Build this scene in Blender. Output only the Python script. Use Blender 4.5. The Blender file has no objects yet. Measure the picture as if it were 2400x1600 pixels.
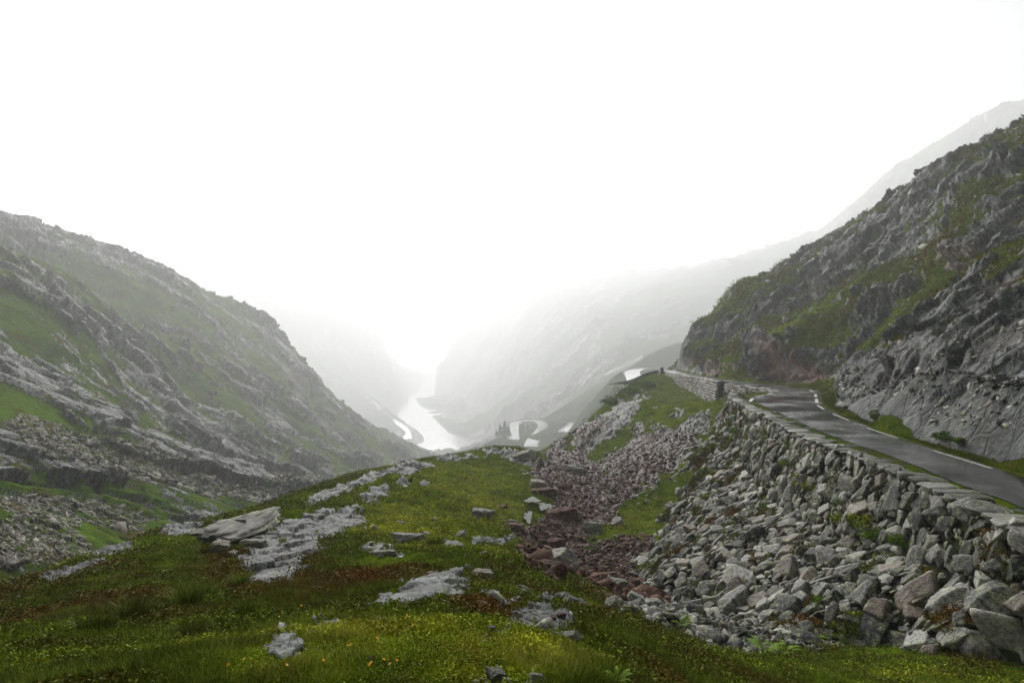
import bpy, math, random, time
import numpy as np
from mathutils import Vector, Matrix

T00 = time.time()
random.seed(7)
rng = np.random.default_rng(11)
scene = bpy.context.scene
col = scene.collection
R = math.radians

# ------------------------------------------------------------------ camera
FPX, CU, CV = 1400.0, 1200.0, 800.0          # focal length and centre in 2400 x 1600 photo pixels
cd = bpy.data.cameras.new('camera')
cam = bpy.data.objects.new('camera', cd)
col.objects.link(cam)
cam.location = (0, 0, 0)
cam.rotation_euler = (R(90), 0, 0)
cd.sensor_width = 36
cd.lens = 36 * FPX / 2400
cd.clip_start = 0.1
cd.clip_end = 20000
scene.camera = cam

# ------------------------------------------------------------------ sky, sun, exposure
SUN_EL, SUN_AZ = R(30), R(-12)               # azimuth measured clockwise from +Y
w = bpy.data.worlds.new('World')
scene.world = w
w.use_nodes = True
nt = w.node_tree
bg = nt.nodes['Background']
sky = nt.nodes.new('ShaderNodeTexSky')
sky.sky_type = 'NISHITA'
sky.sun_disc = False
sky.sun_elevation = SUN_EL
sky.sun_rotation = SUN_AZ
sky.air_density = 1.0
sky.dust_density = 4.0
hs = nt.nodes.new('ShaderNodeHueSaturation')  # overcast: the cloud deck takes the blue out
hs.inputs['Saturation'].default_value = 0.12
hs.inputs['Value'].default_value = 1.0
nt.links.new(sky.outputs[0], hs.inputs['Color'])
nt.links.new(hs.outputs[0], bg.inputs['Color'])
bg.inputs['Strength'].default_value = 0.08
sd = bpy.data.lights.new('sun', 'SUN')
sun = bpy.data.objects.new('sun', sd)
col.objects.link(sun)
sd.energy = 3.0
sd.angle = R(45)
sd.color = (1.0, 0.97, 0.93)
sdir = Vector((math.sin(SUN_AZ) * math.cos(SUN_EL), math.cos(SUN_AZ) * math.cos(SUN_EL), math.sin(SUN_EL)))
sun.rotation_euler = sdir.to_track_quat('Z', 'Y').to_euler()
sun.location = sdir * 100
scene.view_settings.view_transform = 'Standard'
scene.view_settings.look = 'None'
scene.view_settings.gamma = 1
scene.view_settings.exposure = 0.8
scene.cycles.use_denoising = True
scene.cycles.volume_bounces = 4
scene.cycles.max_bounces = 6
scene.cycles.diffuse_bounces = 3
scene.cycles.glossy_bounces = 3
scene.cycles.use_adaptive_sampling = True
scene.cycles.adaptive_threshold = 0.015
scene.cycles.light_sampling_threshold = 0.01

# ------------------------------------------------------------------ numpy noise
_g = rng.normal(size=(256, 3)); _g /= np.linalg.norm(_g, axis=1)[:, None]
GR = _g.astype(np.float32)

def hsh(ix, iy, iz, seed):
    h = (ix.astype(np.int64) * 374761393 + iy.astype(np.int64) * 668265263 + iz.astype(np.int64) * 1274126177 + seed * 974634777) & 0xffffffff
    h = ((h ^ (h >> 13)) * 1274126177) & 0xffffffff
    h = ((h ^ (h >> 15)) * 2246822519) & 0xffffffff
    return h ^ (h >> 16)

def _perlin(x, y, z, seed):
    ix, iy, iz = np.floor(x), np.floor(y), np.floor(z)
    fx, fy, fz = (x - ix).astype(np.float32), (y - iy).astype(np.float32), (z - iz).astype(np.float32)
    ix, iy, iz = ix.astype(np.int64), iy.astype(np.int64), iz.astype(np.int64)
    ux, uy, uz = [f * f * f * (f * (f * 6 - 15) + 10) for f in (fx, fy, fz)]
    out = 0
    for dx in (0, 1):
        wx = ux if dx else 1 - ux
        for dy in (0, 1):
            wy = uy if dy else 1 - uy
            for dz in (0, 1):
                wz = uz if dz else 1 - uz
                g = GR[hsh(ix + dx, iy + dy, iz + dz, seed) & 255]
                out = out + wx * wy * wz * (g[..., 0] * (fx - dx) + g[..., 1] * (fy - dy) + g[..., 2] * (fz - dz))
    return out * 1.6

def _chunk(fn, p, n_out=1, ch=200000):
    p = np.asarray(p)
    n = len(p)
    outs = [np.empty(n, np.float32) for _ in range(n_out)]
    for a in range(0, n, ch):
        r = fn(p[a:a + ch])
        r = r if isinstance(r, tuple) else (r,)
        for o, v in zip(outs, r):
            o[a:a + ch] = v
    return outs if n_out > 1 else outs[0]

def perlin(p, seed=0):
    return _chunk(lambda q: _perlin(q[:, 0], q[:, 1], q[:, 2], seed), p)

def fbm(p, octaves=4, seed=0, gain=0.5, lac=2.03):
    s, a, f = 0, 1.0, 1.0
    for o in range(octaves):
        s = s + a * perlin(p * f, seed + o)
        a *= gain; f *= lac
    return s

def ridged(p, octaves=4, seed=0, gain=0.5):
    s, a, f = 0, 1.0, 1.0
    for o in range(octaves):
        s = s + a * (1 - 2 * np.abs(perlin(p * f, seed + o)))
        a *= gain; f *= 2.07
    return s

def facets(p, seed=0, tilt=0.6, jitter=0.9):
    """broken-rock facets: every Voronoi cell carries its own height and tilt; second value is F2-F1"""
    def f(q):
        c = np.floor(q)
        b1 = np.full(len(q), 1e9, np.float32); b2 = b1.copy(); h = np.zeros(len(q), np.float32)
        for dx in (-1, 0, 1):
            for dy in (-1, 0, 1):
                for dz in (-1, 0, 1):
                    cc = c + (dx, dy, dz)
                    hh = hsh(cc[:, 0], cc[:, 1], cc[:, 2], seed)
                    off = np.stack([(hh & 1023) / 1023.0, ((hh >> 10) & 1023) / 1023.0, ((hh >> 20) & 1023) / 1023.0], 1) - 0.5
                    d = q - (cc + 0.5 + off * jitter)
                    r = (d * d).sum(1)
                    g = GR[(hh >> 5) & 255]
                    hv = ((hh >> 7) & 255) / 255.0 - 0.5 + tilt * (g * d).sum(1)
                    m = r < b1
                    b2 = np.where(m, b1, np.minimum(b2, r))
                    h = np.where(m, hv, h)
                    b1 = np.where(m, r, b1)
        return h, np.sqrt(b2) - np.sqrt(b1)
    return _chunk(f, p, 2, 100000)

def sstep(a, b, x):
    t = np.clip((x - a) / (b - a), 0, 1)
    return t * t * (3 - 2 * t)

# ------------------------------------------------------------------ interpolation of surveyed points
def P(u, v, D):
    return ((u - CU) / FPX * D, D, (CV - v) / FPX * D)

class Surf:
    """thin-plate height surface through surveyed points"""
    def __init__(self, pts, smooth=0.0):
        p = np.array(pts, float)
        self.c = p[:, :2]; n = len(p)
        self.s = 50.0
        q = self.c / self.s
        r2 = ((q[:, None] - q[None]) ** 2).sum(-1)
        K = np.where(r2 > 0, 0.5 * r2 * np.log(r2 + 1e-12), 0) + np.eye(n) * smooth
        A = np.zeros((n + 3, n + 3)); A[:n, :n] = K; A[:n, n] = 1; A[:n, n + 1:] = q; A[n, :n] = 1; A[n + 1:, :n] = q.T
        b = np.zeros(n + 3); b[:n] = p[:, 2]
        s = np.linalg.solve(A, b)
        self.w, self.a = s[:n], s[n:]
    def __call__(self, x, y):
        x = np.asarray(x, float).ravel(); y = np.asarray(y, float).ravel()
        out = self.a[0] + self.a[1] * x / self.s + self.a[2] * y / self.s
        for (cx, cy), wt in zip(self.c, self.w):
            r2 = ((x - cx) ** 2 + (y - cy) ** 2) / self.s ** 2
            out += wt * 0.5 * r2 * np.log(r2 + 1e-12)
        return out

def polyline_dist(x, y, pts):
    """distance, signed side (+ = left of travel), interpolated extra values at the nearest point"""
    pts = np.asarray(pts, float)
    bd = np.full(len(x), 1e18); bs = np.zeros(len(x)); be = np.zeros((len(x), pts.shape[1] - 2)); bl = np.zeros(len(x))
    L = 0
    for a, b in zip(pts[:-1], pts[1:]):
        d = b[:2] - a[:2]; l2 = (d * d).sum()
        t = np.clip(((x - a[0]) * d[0] + (y - a[1]) * d[1]) / l2, 0, 1)
        px, py = a[0] + t * d[0], a[1] + t * d[1]
        r = (x - px) ** 2 + (y - py) ** 2
        m = r < bd
        bd = np.where(m, r, bd)
        side = d[0] * (y - a[1]) - d[1] * (x - a[0])
        bs = np.where(m, side, bs)
        be = np.where(m[:, None], a[2:] + t[:, None] * (b[2:] - a[2:]), be)
        bl = np.where(m, L + t * math.sqrt(l2), bl)
        L += math.sqrt(l2)
    return np.sqrt(bd), np.sign(bs), be, bl

def smooth_line(pts, n):
    """Catmull-Rom through pts, resampled evenly in length"""
    p = np.asarray(pts, float)
    q = np.vstack([2 * p[0] - p[1], p, 2 * p[-1] - p[-2]])
    out = []
    for i in range(1, len(q) - 2):
        for t in np.linspace(0, 1, 16, endpoint=False):
            a, b, c, d = q[i - 1], q[i], q[i + 1], q[i + 2]
            out.append(0.5 * (2 * b + (c - a) * t + (2 * a - 5 * b + 4 * c - d) * t * t + (3 * b - 3 * c + d - a) * t ** 3))
    out.append(p[-1]); out = np.array(out)
    L = np.r_[0, np.cumsum(np.linalg.norm(np.diff(out, axis=0), axis=1))]
    s = np.linspace(0, L[-1], n)
    return np.stack([np.interp(s, L, out[:, k]) for k in range(out.shape[1])], 1)

# ------------------------------------------------------------------ mesh building
def tag(o, label=None, cat=None, group=None, kind=None):
    for k, v in (('label', label), ('category', cat), ('group', group), ('kind', kind)):
        if v: o[k] = v
    return o

def mesh_from(name, V, F, attrs=None, smooth=False, mat=None):
    V = np.ascontiguousarray(V, np.float32); F = np.ascontiguousarray(F, np.int32)
    me = bpy.data.meshes.new(name)
    me.vertices.add(len(V)); me.vertices.foreach_set('co', V.ravel())
    k = F.shape[1]
    me.loops.add(F.size); me.loops.foreach_set('vertex_index', F.ravel())
    me.polygons.add(len(F)); me.polygons.foreach_set('loop_start', np.arange(0, F.size, k, dtype=np.int32))
    for an, av in (attrs or {}).items():
        a = me.attributes.new(an, 'FLOAT', 'POINT'); a.data.foreach_set('value', np.ascontiguousarray(av, np.float32))
    me.update(calc_edges=True)
    if smooth: me.shade_smooth()
    if mat: me.materials.append(mat)
    return me

def add(name, me, parent=None, loc=None):
    o = bpy.data.objects.new(name, me)
    col.objects.link(o)
    if parent: o.parent = parent
    if loc is not None: o.location = loc
    return o

def grid_faces(nr, nc):
    i = np.arange((nr - 1) * (nc - 1)); r, c = i // (nc - 1), i % (nc - 1)
    a = r * nc + c
    return np.stack([a, a + 1, a + nc + 1, a + nc], 1)

def grid_normals(V, nr, nc):
    G = V.reshape(nr, nc, 3)
    n = np.cross(np.gradient(G, axis=1), np.gradient(G, axis=0))
    n /= np.linalg.norm(n, axis=2, keepdims=True) + 1e-9
    return n.reshape(-1, 3)

# ------------------------------------------------------------------ node helpers
class NT:
    def __init__(self, name):
        self.m = bpy.data.materials.new(name); self.m.use_nodes = True
        self.t = self.m.node_tree; self.t.nodes.clear()
        self.out = self.t.nodes.new('ShaderNodeOutputMaterial')
    def n(self, typ, **kw):
        nd = self.t.nodes.new(typ)
        for k, v in kw.items():
            if k.startswith('_'): setattr(nd, k[1:], v)
            else:
                key = int(k[1:]) if k[0] == 'i' and k[1:].isdigit() else k.replace('__', ' ')
                self.set(nd.inputs[key], v)
        return nd
    def set(self, s, v):
        if isinstance(v, bpy.types.NodeSocket): self.t.links.new(v, s)
        else: s.default_value = v
    def mp(self, scale=(1, 1, 1), rot=(0, 0, 0), src=None):
        if src is None:
            src = self.n('ShaderNodeTexCoord').outputs['Object']
        return self.n('ShaderNodeMapping', Vector=src, Scale=scale, Rotation=rot).outputs[0]
    def noise(self, vec, scale, detail=6, rough=0.55, dist=0.0):
        return self.n('ShaderNodeTexNoise', Vector=vec, Scale=scale, Detail=detail, Roughness=rough, Distortion=dist).outputs['Fac']
    def ramp(self, fac, stops):
        nd = self.t.nodes.new('ShaderNodeValToRGB'); self.set(nd.inputs[0], fac)
        e = nd.color_ramp.elements
        while len(e) < len(stops): e.new(0.5)
        for x, (pos, c) in zip(e, stops):
            x.position = pos; x.color = (c, c, c, 1) if isinstance(c, (int, float)) else (*c, 1)
        return nd.outputs[0]
    def mix(self, fac, a, b, mode='MIX'):
        nd = self.t.nodes.new('ShaderNodeMix'); nd.data_type = 'RGBA'; nd.blend_type = mode
        self.set(nd.inputs[0], fac)
        for s, v in ((nd.inputs[6], a), (nd.inputs[7], b)):
            if isinstance(v, tuple) and len(v) == 3: v = (*v, 1)
            self.set(s, v)
        return nd.outputs[2]
    def math(self, op, a, b=0.0, c=0.0, clamp=False):
        nd = self.t.nodes.new('ShaderNodeMath'); nd.operation = op; nd.use_clamp = clamp
        self.set(nd.inputs[0], a); self.set(nd.inputs[1], b); self.set(nd.inputs[2], c)
        return nd.outputs[0]
    def attr(self, name):
        return self.n('ShaderNodeAttribute', _attribute_name=name).outputs['Fac']
    def bsdf(self, color, rough=0.8, spec=0.3, height=None, bstr=1.0, bdist=0.05, **kw):
        b = self.n('ShaderNodeBsdfPrincipled', Roughness=rough)
        self.set(b.inputs['Base Color'], color if not isinstance(color, tuple) else (*color, 1))
        self.set(b.inputs['Specular IOR Level'], spec)
        for k, v in kw.items(): self.set(b.inputs[k.replace('__', ' ')], v)
        if height is not None:
            bp = self.n('ShaderNodeBump', Height=height, Strength=bstr, Distance=bdist)
            self.set(b.inputs['Normal'], bp.outputs[0])
        self.t.links.new(b.outputs[0], self.out.inputs['Surface'])
        return self.m

ROCK_D = (0.018, 0.022, 0.024); ROCK_M = (0.074, 0.086, 0.090); ROCK_L = (0.27, 0.29, 0.285)
LICHEN = (0.30, 0.33, 0.17); RUST = (0.20, 0.085, 0.05); PINK = (0.20, 0.135, 0.12)

def rock_colour(t, s, rot=(0.3, 0.5, 0.9), tone=1.0):
    """grey gneiss: mottled, streaked, lichen spotted. s = features per metre"""
    v0 = t.mp((1, 1, 1)); v1 = t.mp((1, 1, 0.5), rot)
    a = t.noise(v1, 0.5 * s, 8, 0.62, 0.6)
    b = t.noise(v0, 3.1 * s, 8, 0.68)
    m = t.math('ADD', t.math('MULTIPLY', a, 0.55), t.math('MULTIPLY', b, 0.45))
    c = t.ramp(m, [(0.36, tuple(x * tone * .7 for x in ROCK_D)), (0.46, tuple(x * tone for x in ROCK_M)), (0.54, tuple(x * tone * 0.6 for x in ROCK_L)), (0.64, tuple(x * tone * 2.1 for x in ROCK_L))])
    wst = t.noise(t.mp((1, 1, 0.4)), 0.7 * s, 5, 0.6)
    c = t.mix(t.ramp(wst, [(0.50, 0.0), (0.64, 0.7)]), c, tuple(x * tone * .6 for x in ROCK_D))
    li = t.noise(v0, 5.5 * s, 5, 0.7)
    li2 = t.noise(v0, 0.8 * s, 3, 0.5)
    lm = t.math('MULTIPLY', t.ramp(li, [(0.53, 0.0), (0.60, 1.0)]), t.ramp(li2, [(0.42, 0.0), (0.62, 0.75)]))
    c = t.mix(lm, c, tuple(x * tone for x in LICHEN))
    # cracks
    vo = t.n('ShaderNodeTexVoronoi', Vector=t.mp((1, 1, 0.5), rot), Scale=1.1 * s, _feature='DISTANCE_TO_EDGE')
    wob = t.noise(v0, 2.0 * s, 4)
    cr = t.ramp(t.math('ADD', vo.outputs['Distance'], t.math('MULTIPLY', t.math('SUBTRACT', wob, 0.5), 0.12)), [(0.0, 0.0), (0.045, 1.0)])
    c = t.mix(t.math('MULTIPLY', t.math('SUBTRACT', 1.0, cr), 0.6), c, (0.03, 0.032, 0.03))
    h = t.math('ADD', t.math('ADD', t.math('MULTIPLY', a, 0.9), t.math('MULTIPLY', b, 0.35)), t.math('MULTIPLY', cr, 0.12))
    return c, h

def terrain_mat(name, s, veg_hi=(0.085, 0.130, 0.008), veg_lo=(0.026, 0.044, 0.004), brown=(0.085, 0.050, 0.008), bdist=0.5, tone=1.0, vs=1.0, mamp=1.5, rk=1.0):
    t = NT(name)
    rc, rh = rock_colour(t, s, tone=tone)
    rust = t.attr('rust')
    v0 = t.mp()
    rn = t.noise(v0, 0.7 * s, 5)
    rc = t.mix(t.math('MULTIPLY', rust, t.ramp(rn, [(0.35, 0.25), (0.6, 0.9)])), rc, t.mix(t.ramp(t.noise(v0, 2.6 * s, 6, 0.7), [(0.35, 0.0), (0.65, 1.0)]), tuple(x * 1.1 * rk for x in RUST), tuple(x * 1.7 * rk for x in PINK)))
    g1 = t.noise(v0, 0.35 * vs, 5, 0.6); g2 = t.noise(v0, 4.0 * vs, 6, 0.7); g3 = t.noise(v0, 0.9 * vs, 4)
    gc = t.mix(t.ramp(g1, [(0.36, 0.0), (0.62, 1.0)]), veg_lo, veg_hi)
    gc = t.mix(t.ramp(g3, [(0.52, 0.0), (0.68, 0.75)]), gc, brown)
    gc = t.mix(t.ramp(g2, [(0.32, 0.65), (0.62, 0.0)]), gc, tuple(x * 0.35 for x in veg_lo))
    veg = t.attr('veg')
    mk = t.math('ADD', veg, t.math('MULTIPLY', t.math('SUBTRACT', t.noise(v0, 1.3 * s, 8, 0.72), 0.5), mamp))
    mk = t.ramp(mk, [(0.44, 0.0), (0.54, 1.0)])
    c = t.mix(mk, rc, gc)
    gh = t.math('MULTIPLY', g2, 0.5)
    hh = t.n('ShaderNodeMix', i0=mk, i2=rh, i3=gh).outputs[0]
    ro = t.n('ShaderNodeMix', i0=mk, i2=0.55, i3=0.9).outputs[0]
    return t.bsdf(c, ro, t.n('ShaderNodeMix', i0=mk, i2=0.09, i3=0.0).outputs[0], hh, 1.0, bdist)

def stone_mat(name, s, c_lo, c_mid, c_hi, lichen=0.5, rough=0.55, bdist=0.03, pinks=0.6, spec=0.12):
    """loose stones; the 'tint' attribute (0..1) is each stone's own colour"""
    t = NT(name)
    v0 = t.mp()
    tint = t.attr('tint')
    b = t.noise(v0, 2.2 * s, 8, 0.65); a = t.noise(t.mp((1, 1, 0.25), (0.6, 0.4, 0.2)), 1.4 * s, 7, 0.6, 0.5)
    m = t.math('ADD', t.math('MULTIPLY', t.math('ADD', a, b), 0.40), t.math('MULTIPLY', tint, 0.26))
    c = t.ramp(m, [(0.36, c_lo), (0.50, c_mid), (0.60, tuple((x + y) * .5 for x, y in zip(c_mid, c_hi))), (0.68, c_hi)])
    sp_ = t.noise(v0, 9.0 * s, 4, 0.7)
    c = t.mix(t.ramp(sp_, [(0.40, 0.55), (0.50, 0.0)]), c, c_lo)
    pk = t.ramp(t.math('FRACT', t.math('MULTIPLY', tint, 7.31)), [(0.80, 0.0), (0.95, pinks)])
    c = t.mix(t.math('MULTIPLY', pk, 0.8), c, t.mix(a, tuple(x * 0.5 for x in RUST), PINK))
    li = t.math('MULTIPLY', t.ramp(t.noise(v0, 5 * s, 6, 0.75), [(0.48, 0.0), (0.55, 1.0)]), t.ramp(t.noise(v0, 0.9 * s, 3), [(0.45, 0.0), (0.62, lichen)]))
    c = t.mix(li, c, LICHEN)
    return t.bsdf(c, rough, spec, t.math('ADD', a, t.math('MULTIPLY', b, 0.6)), 1.0, bdist)

M = {}
M['ground'] = terrain_mat('ground_material', 1.9, bdist=0.12, vs=1.5, tone=0.42, rk=0.22)
M['hill'] = terrain_mat('hillside_material', 0.6, bdist=0.6, vs=0.4, tone=0.35)
M['left'] = terrain_mat('left_mountain_material', 0.5, bdist=1.2, vs=0.22, tone=0.42, mamp=2.0, veg_hi=(0.082, 0.145, 0.010), veg_lo=(0.030, 0.055, 0.006))
M['far'] = terrain_mat('valley_material', 0.05, bdist=5.0, vs=0.03, tone=0.40, mamp=2.0, veg_hi=(0.045, 0.075, 0.014), veg_lo=(0.012, 0.024, 0.007), brown=(0.03, 0.03, 0.012))
M['stone'] = stone_mat('wall_stone_material', 2.6, (0.006, 0.007, 0.008), (0.045, 0.048, 0.047), (0.36, 0.355, 0.33), 0.85, 0.6, 0.05)
M['talus'] = stone_mat('talus_material', 1.2, (0.012, 0.012, 0.010), (0.05, 0.048, 0.04), (0.20, 0.19, 0.16), 0.5, 0.7)
M['scree'] = stone_mat('scree_stone_material', 2.0, (0.007, 0.004, 0.003), (0.048, 0.022, 0.016), (0.15, 0.088, 0.070), 0.15, 0.75, 0.03, 0.22, 0.04)
M['boulder'] = stone_mat('boulder_material', 2.4, (0.02, 0.021, 0.02), (0.09, 0.09, 0.085), (0.27, 0.265, 0.25), 0.8, 0.7)

# ================================================================== ROAD (survey)
H0, SL = 4.8, 0.02
def road_z(x, y):
    """road level: steady 2% fall, then over the brow"""
    return -H0 - SL * y - 0.0035 * np.maximum(np.asarray(y, float) - 165, 0) ** 2
def on_plane(u, v, dz=0.0):
    D = (H0 - dz) / ((v - CV) / FPX - SL)
    return ((u - CU) / FPX * D, D)

INNER = [(17.5, 6.0), (18.8, 16.0)] + [on_plane(*p) for p in [(2400, 1113), (2191, 1050), (2086, 1015), (2016, 988), (1942, 955), (1928, 938), (1917, 913), (1850, 905.5), (1751, 895), (1687, 886), (1620, 875.5), (1572, 866)]] + [(47, 196), (38, 212)]
OUTER = [(10.2, 4.0), (13.2, 10.0)] + [on_plane(*p) for p in [(2380, 1183), (2261, 1140), (2149, 1092), (2057, 1058), (1942, 1018), (1856, 981), (1795, 953), (1760, 939), (1767, 929.5), (1811, 920.5), (1795, 908), (1740, 901), (1681, 891), (1598, 877), (1545, 868)]] + [(40, 196), (33, 206)]
INNER = smooth_line(INNER, 160); OUTER = smooth_line(OUTER, 200)
CREST_UV = [(2366, 1226), (2226, 1160), (2086, 1099), (1946, 1046), (1846, 1001), (1757, 956), (1726, 940), (1713, 928), (1719, 916)]
CREST = smooth_line([(10.2, 6.0), (11.6, 10.5)] + [on_plane(u, v, 0.4) for u, v in CREST_UV], 160)
FOOT = smooth_line([(9.0, 6.0), (10.3, 10.0)] + [P(u, v, D)[:2] for u, v, D in [(2400, 1560, 13.9), (2150, 1530, 15.6), (1900, 1500, 18.2), (1740, 1470, 20.8), (1600, 1440, 24.5), (1530, 1380, 29), (1500, 1330, 33.5), (1545, 1260, 39.5), (1588, 1180, 46.5), (1625, 1100, 53), (1680, 1010, 62), (1705, 950, 74)]], 160)
FOOT_Z = np.array([(6, -6.6), (10, -7.1)] + [(P(*p)[1], P(*p)[2]) for p in [(2400, 1560, 13.9), (2150, 1530, 15.6), (1900, 1500, 18.2), (1740, 1470, 20.8), (1600, 1440, 24.5), (1530, 1380, 29), (1500, 1330, 33.5), (1545, 1260, 39.5), (1588, 1180, 46.5), (1625, 1100, 53), (1680, 1010, 62), (1705, 950, 74)]])

def wall_lines(y):
    cx = np.interp(y, CREST[:, 1], CREST[:, 0]); fx = np.interp(y, FOOT[:, 1], FOOT[:, 0])
    fz = np.interp(y, FOOT_Z[:, 0], FOOT_Z[:, 1])
    fx = fx + 0.7 * np.sin(np.asarray(y) * 0.9) * np.sin(np.asarray(y) * 0.37 + 1) + 0.35 * np.sin(np.asarray(y) * 2.3 + .5)
    return cx, road_z(cx, y) + 0.3, fx, fz
def wall_height(t, cz, fz):
    """profile from foot (t = 0) to crest (t = 1): rubble slope, then steep masonry"""
    return fz + (cz - fz) * np.where(t < 0.82, t / 0.82 * 0.52, 0.52 + (t - 0.82) / 0.18 * 0.48)

# ================================================================== TERRAIN
TANMAX = 1.07
QUAL = 1.0
DEBUG = 0
def NQ(n): return int(n * QUAL)
def polar_grid(nc, nr, d0, d1, t0=-TANMAX, t1=TANMAX, wide=(), power=1.0):
    """fan of directions (dense inside the picture, coarse beyond it) by log distances"""
    th = np.arctan(np.linspace(t0, t1, nc))
    if wide:
        a, b, k = wide
        th = np.r_[np.linspace(a, th[0], k, endpoint=False), th, np.linspace(th[-1], b, k + 1)[1:]]
    D = np.exp(np.linspace(0, 1, nr) ** power * math.log(d1 / d0)) * d0
    TH, DD = np.meshgrid(th, D)
    inside = np.abs(TH) < 0.82
    # inside the fan rows run at constant depth y = D, outside they run round
    rad = np.where(inside, DD / np.cos(TH), DD / math.cos(0.82))
    x, y = np.sin(TH) * rad, np.cos(TH) * rad
    return x.ravel(), y.ravel(), nr, len(th)

# ---- foreground: meadow, knoll, gully, scree, slope under the road
pts1 = [P(*p) for p in [
    (1200, 1600, 3.0), (1200, 1500, 4.2), (1200, 1400, 7), (1200, 1310, 14), (1180, 1250, 23), (1150, 1200, 34), (1140, 1150, 48), (1090, 1085, 66),
    (1170, 1036, 76), (1090, 1052, 74), (1240, 1056, 75), (1020, 1078, 66), (900, 1100, 50), (860, 1112, 44), (760, 1145, 36), (700, 1172, 31), (610, 1190, 27),
    (420, 1236, 21), (300, 1275, 17), (200, 1308, 14.5), (0, 1382, 11), (-200, 1440, 9),
    (600, 1500, 5), (600, 1400, 8.0), (650, 1290, 15), (430, 1300, 14.5), (0, 1500, 5.5), (0, 1600, 3.5), (300, 1400, 9), (800, 1230, 22), (900, 1180, 32),
    (1500, 1600, 4.8), (1500, 1500, 7.8), (1480, 1430, 14), (1400, 1400, 15), (1400, 1350, 21), (1700, 1600, 6.8), (1700, 1530, 12), (2050, 1600, 10.5), (2400, 1600, 13), (1950, 1545, 15),
    (1275, 1080, 72), (1288, 1110, 62), (1255, 1165, 49), (1238, 1215, 41), (1250, 1290, 33), (1300, 1330, 30), (1400, 1375, 27), (1540, 1425, 24.3),
    (1400, 1200, 47), (1450, 1280, 38), (1480, 1120, 60), (1400, 1120, 64), (1600, 1040, 70), (1380, 1050, 88), (1500, 1000, 90), (1550, 955, 98), (1650, 960, 84),
    (1266, 1060, 98), (1312, 1040, 110), (1350, 1008, 121), (1402, 960, 132), (1440, 930, 142), (1486, 902, 152), (1515, 882, 162), (1542, 872, 172),
    (1620, 948, 92), (1590, 916, 120), (1562, 905, 131), (1655, 948, 98), (1692, 938, 86)]]
pts1 += [(x, y, float(np.interp(y, FOOT_Z[:, 0], FOOT_Z[:, 1]))) for x, y in FOOT[::10]]
pts1 += [(x + 0.5, y, float(road_z(x, y)) - 1.0) for x, y in OUTER[110::9]]
# behind the knolls and outside the frame
pts1 += [(-2, 92, -22), (-12, 95, -30), (-25, 70, -22), (-32, 55, -22), (-27, 40, -19), (-24, 28, -16), (-20, 18, -13), (-18, 8, -9),
         (10, 150, -48), (-5, 120, -38), (25, 175, -40), (33, 195, -34), (42, 215, -35), (20, 230, -70), (-30, 120, -50),
         (0, 0, -1.7), (0, -8, -1.4), (-8, -4, -1.9), (6, -2, -2.9), (9, 4, -5.6), (-8, -14, -1), (8, -14, -2.5), (0, -30, -1), (-30, -10, -3), (-30, -40, -2), (14, -30, -2)]
S1 = Surf(pts1, 1e-4)

# painted-on map areas in photo pixels: (u, v, ru, rv, angle deg, value)
ROCKS = [(455, 0, 0, 0, 0, 0),
    (735, 1235, 120, 32, -14, 1), (660, 1290, 110, 48, -20, 1), (640, 1330, 80, 40, -10, .9), (800, 1215, 60, 22, 10, .9), (980, 1388, 125, 25, -22, 1), (1060, 1370, 40, 30, 10, .9),
    (1265, 1448, 85, 26, 5, 1), (1320, 1412, 60, 16, 0, .9), (1200, 1412, 50, 7, -28, .9), (1130, 1345, 26, 10, -10, .9), (1150, 1390, 30, 10, 0, .7), (670, 1530, 40, 34, -20, 1), (760, 1485, 70, 14, -12, .8),
    (170, 1340, 75, 12, -15, 1), (250, 1290, 70, 14, -10, 1), (430, 1243, 50, 10, -14, 1), (860, 1128, 70, 9, -22, 1), (800, 1150, 95, 10, -20, 1), (960, 1103, 60, 10, -6, 1), (890, 1155, 30, 14, 0, .8), (960, 1135, 45, 10, 0, .6),
    (1170, 1055, 50, 8, 5, .8), (1230, 1078, 55, 16, 12, .9), (1120, 1068, 30, 5, 0, .7), (1150, 1270, 60, 9, 0, .8), (1060, 1280, 30, 6, 10, .7), (900, 1290, 55, 10, 10, .8), (1120, 1205, 30, 12, 5, .7),
    (1160, 1590, 30, 25, 0, 1), (1265, 1598, 40, 14, 0, .8), (1080, 1075, 55, 9, -8, .8), (1205, 1062, 40, 10, 10, .8), (870, 1170, 28, 12, 0, .8), (1330, 1490, 40, 10, 0, .7), (1170, 1500, 60, 10, -15, .6),
    (1430, 990, 110, 28, -38, .95), (1340, 1030, 50, 14, -30, .6), (1480, 945, 40, 16, -35, .6), (1640, 985, 50, 16, -30, .5), (1560, 1000, 70, 22, -30, .45)]
SCREE = [(1420, 1120, 190, 55, -22, 1), (1330, 1090, 80, 40, -10, 1), (1500, 1070, 160, 60, -25, 1), (1610, 1010, 70, 28, -35, .9), (1350, 1200, 110, 70, -20, 1), (1330, 1290, 105, 55, 15, 1), (1450, 1320, 110, 70, 10, 1),
    (1550, 1420, 120, 38, 12, 1), (1720, 1490, 110, 26, 5, 1), (1640, 1455, 130, 28, 8, 1), (1230, 1240, 40, 20, 20, 1), (1360, 1020, 70, 26, -30, .6), (1880, 1505, 80, 14, 3, .7)]
GREENS = [(1500, 1225, 85, 22, -22, 1), (1560, 1195, 40, 40, -40, 1), (1600, 960, 95, 25, -32, 1), (1690, 955, 40, 50, -30, .8), (1240, 1185, 46, 42, 0, 1), (1430, 1050, 60, 16, -25, .7), (1520, 905, 60, 26, -30, 1), (1420, 1265, 70, 14, -15, .6)]
def uv_of(x, y, z):
    yy = np.maximum(y, 0.2)
    return CU + FPX * x / yy, CV - FPX * z / yy
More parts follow.
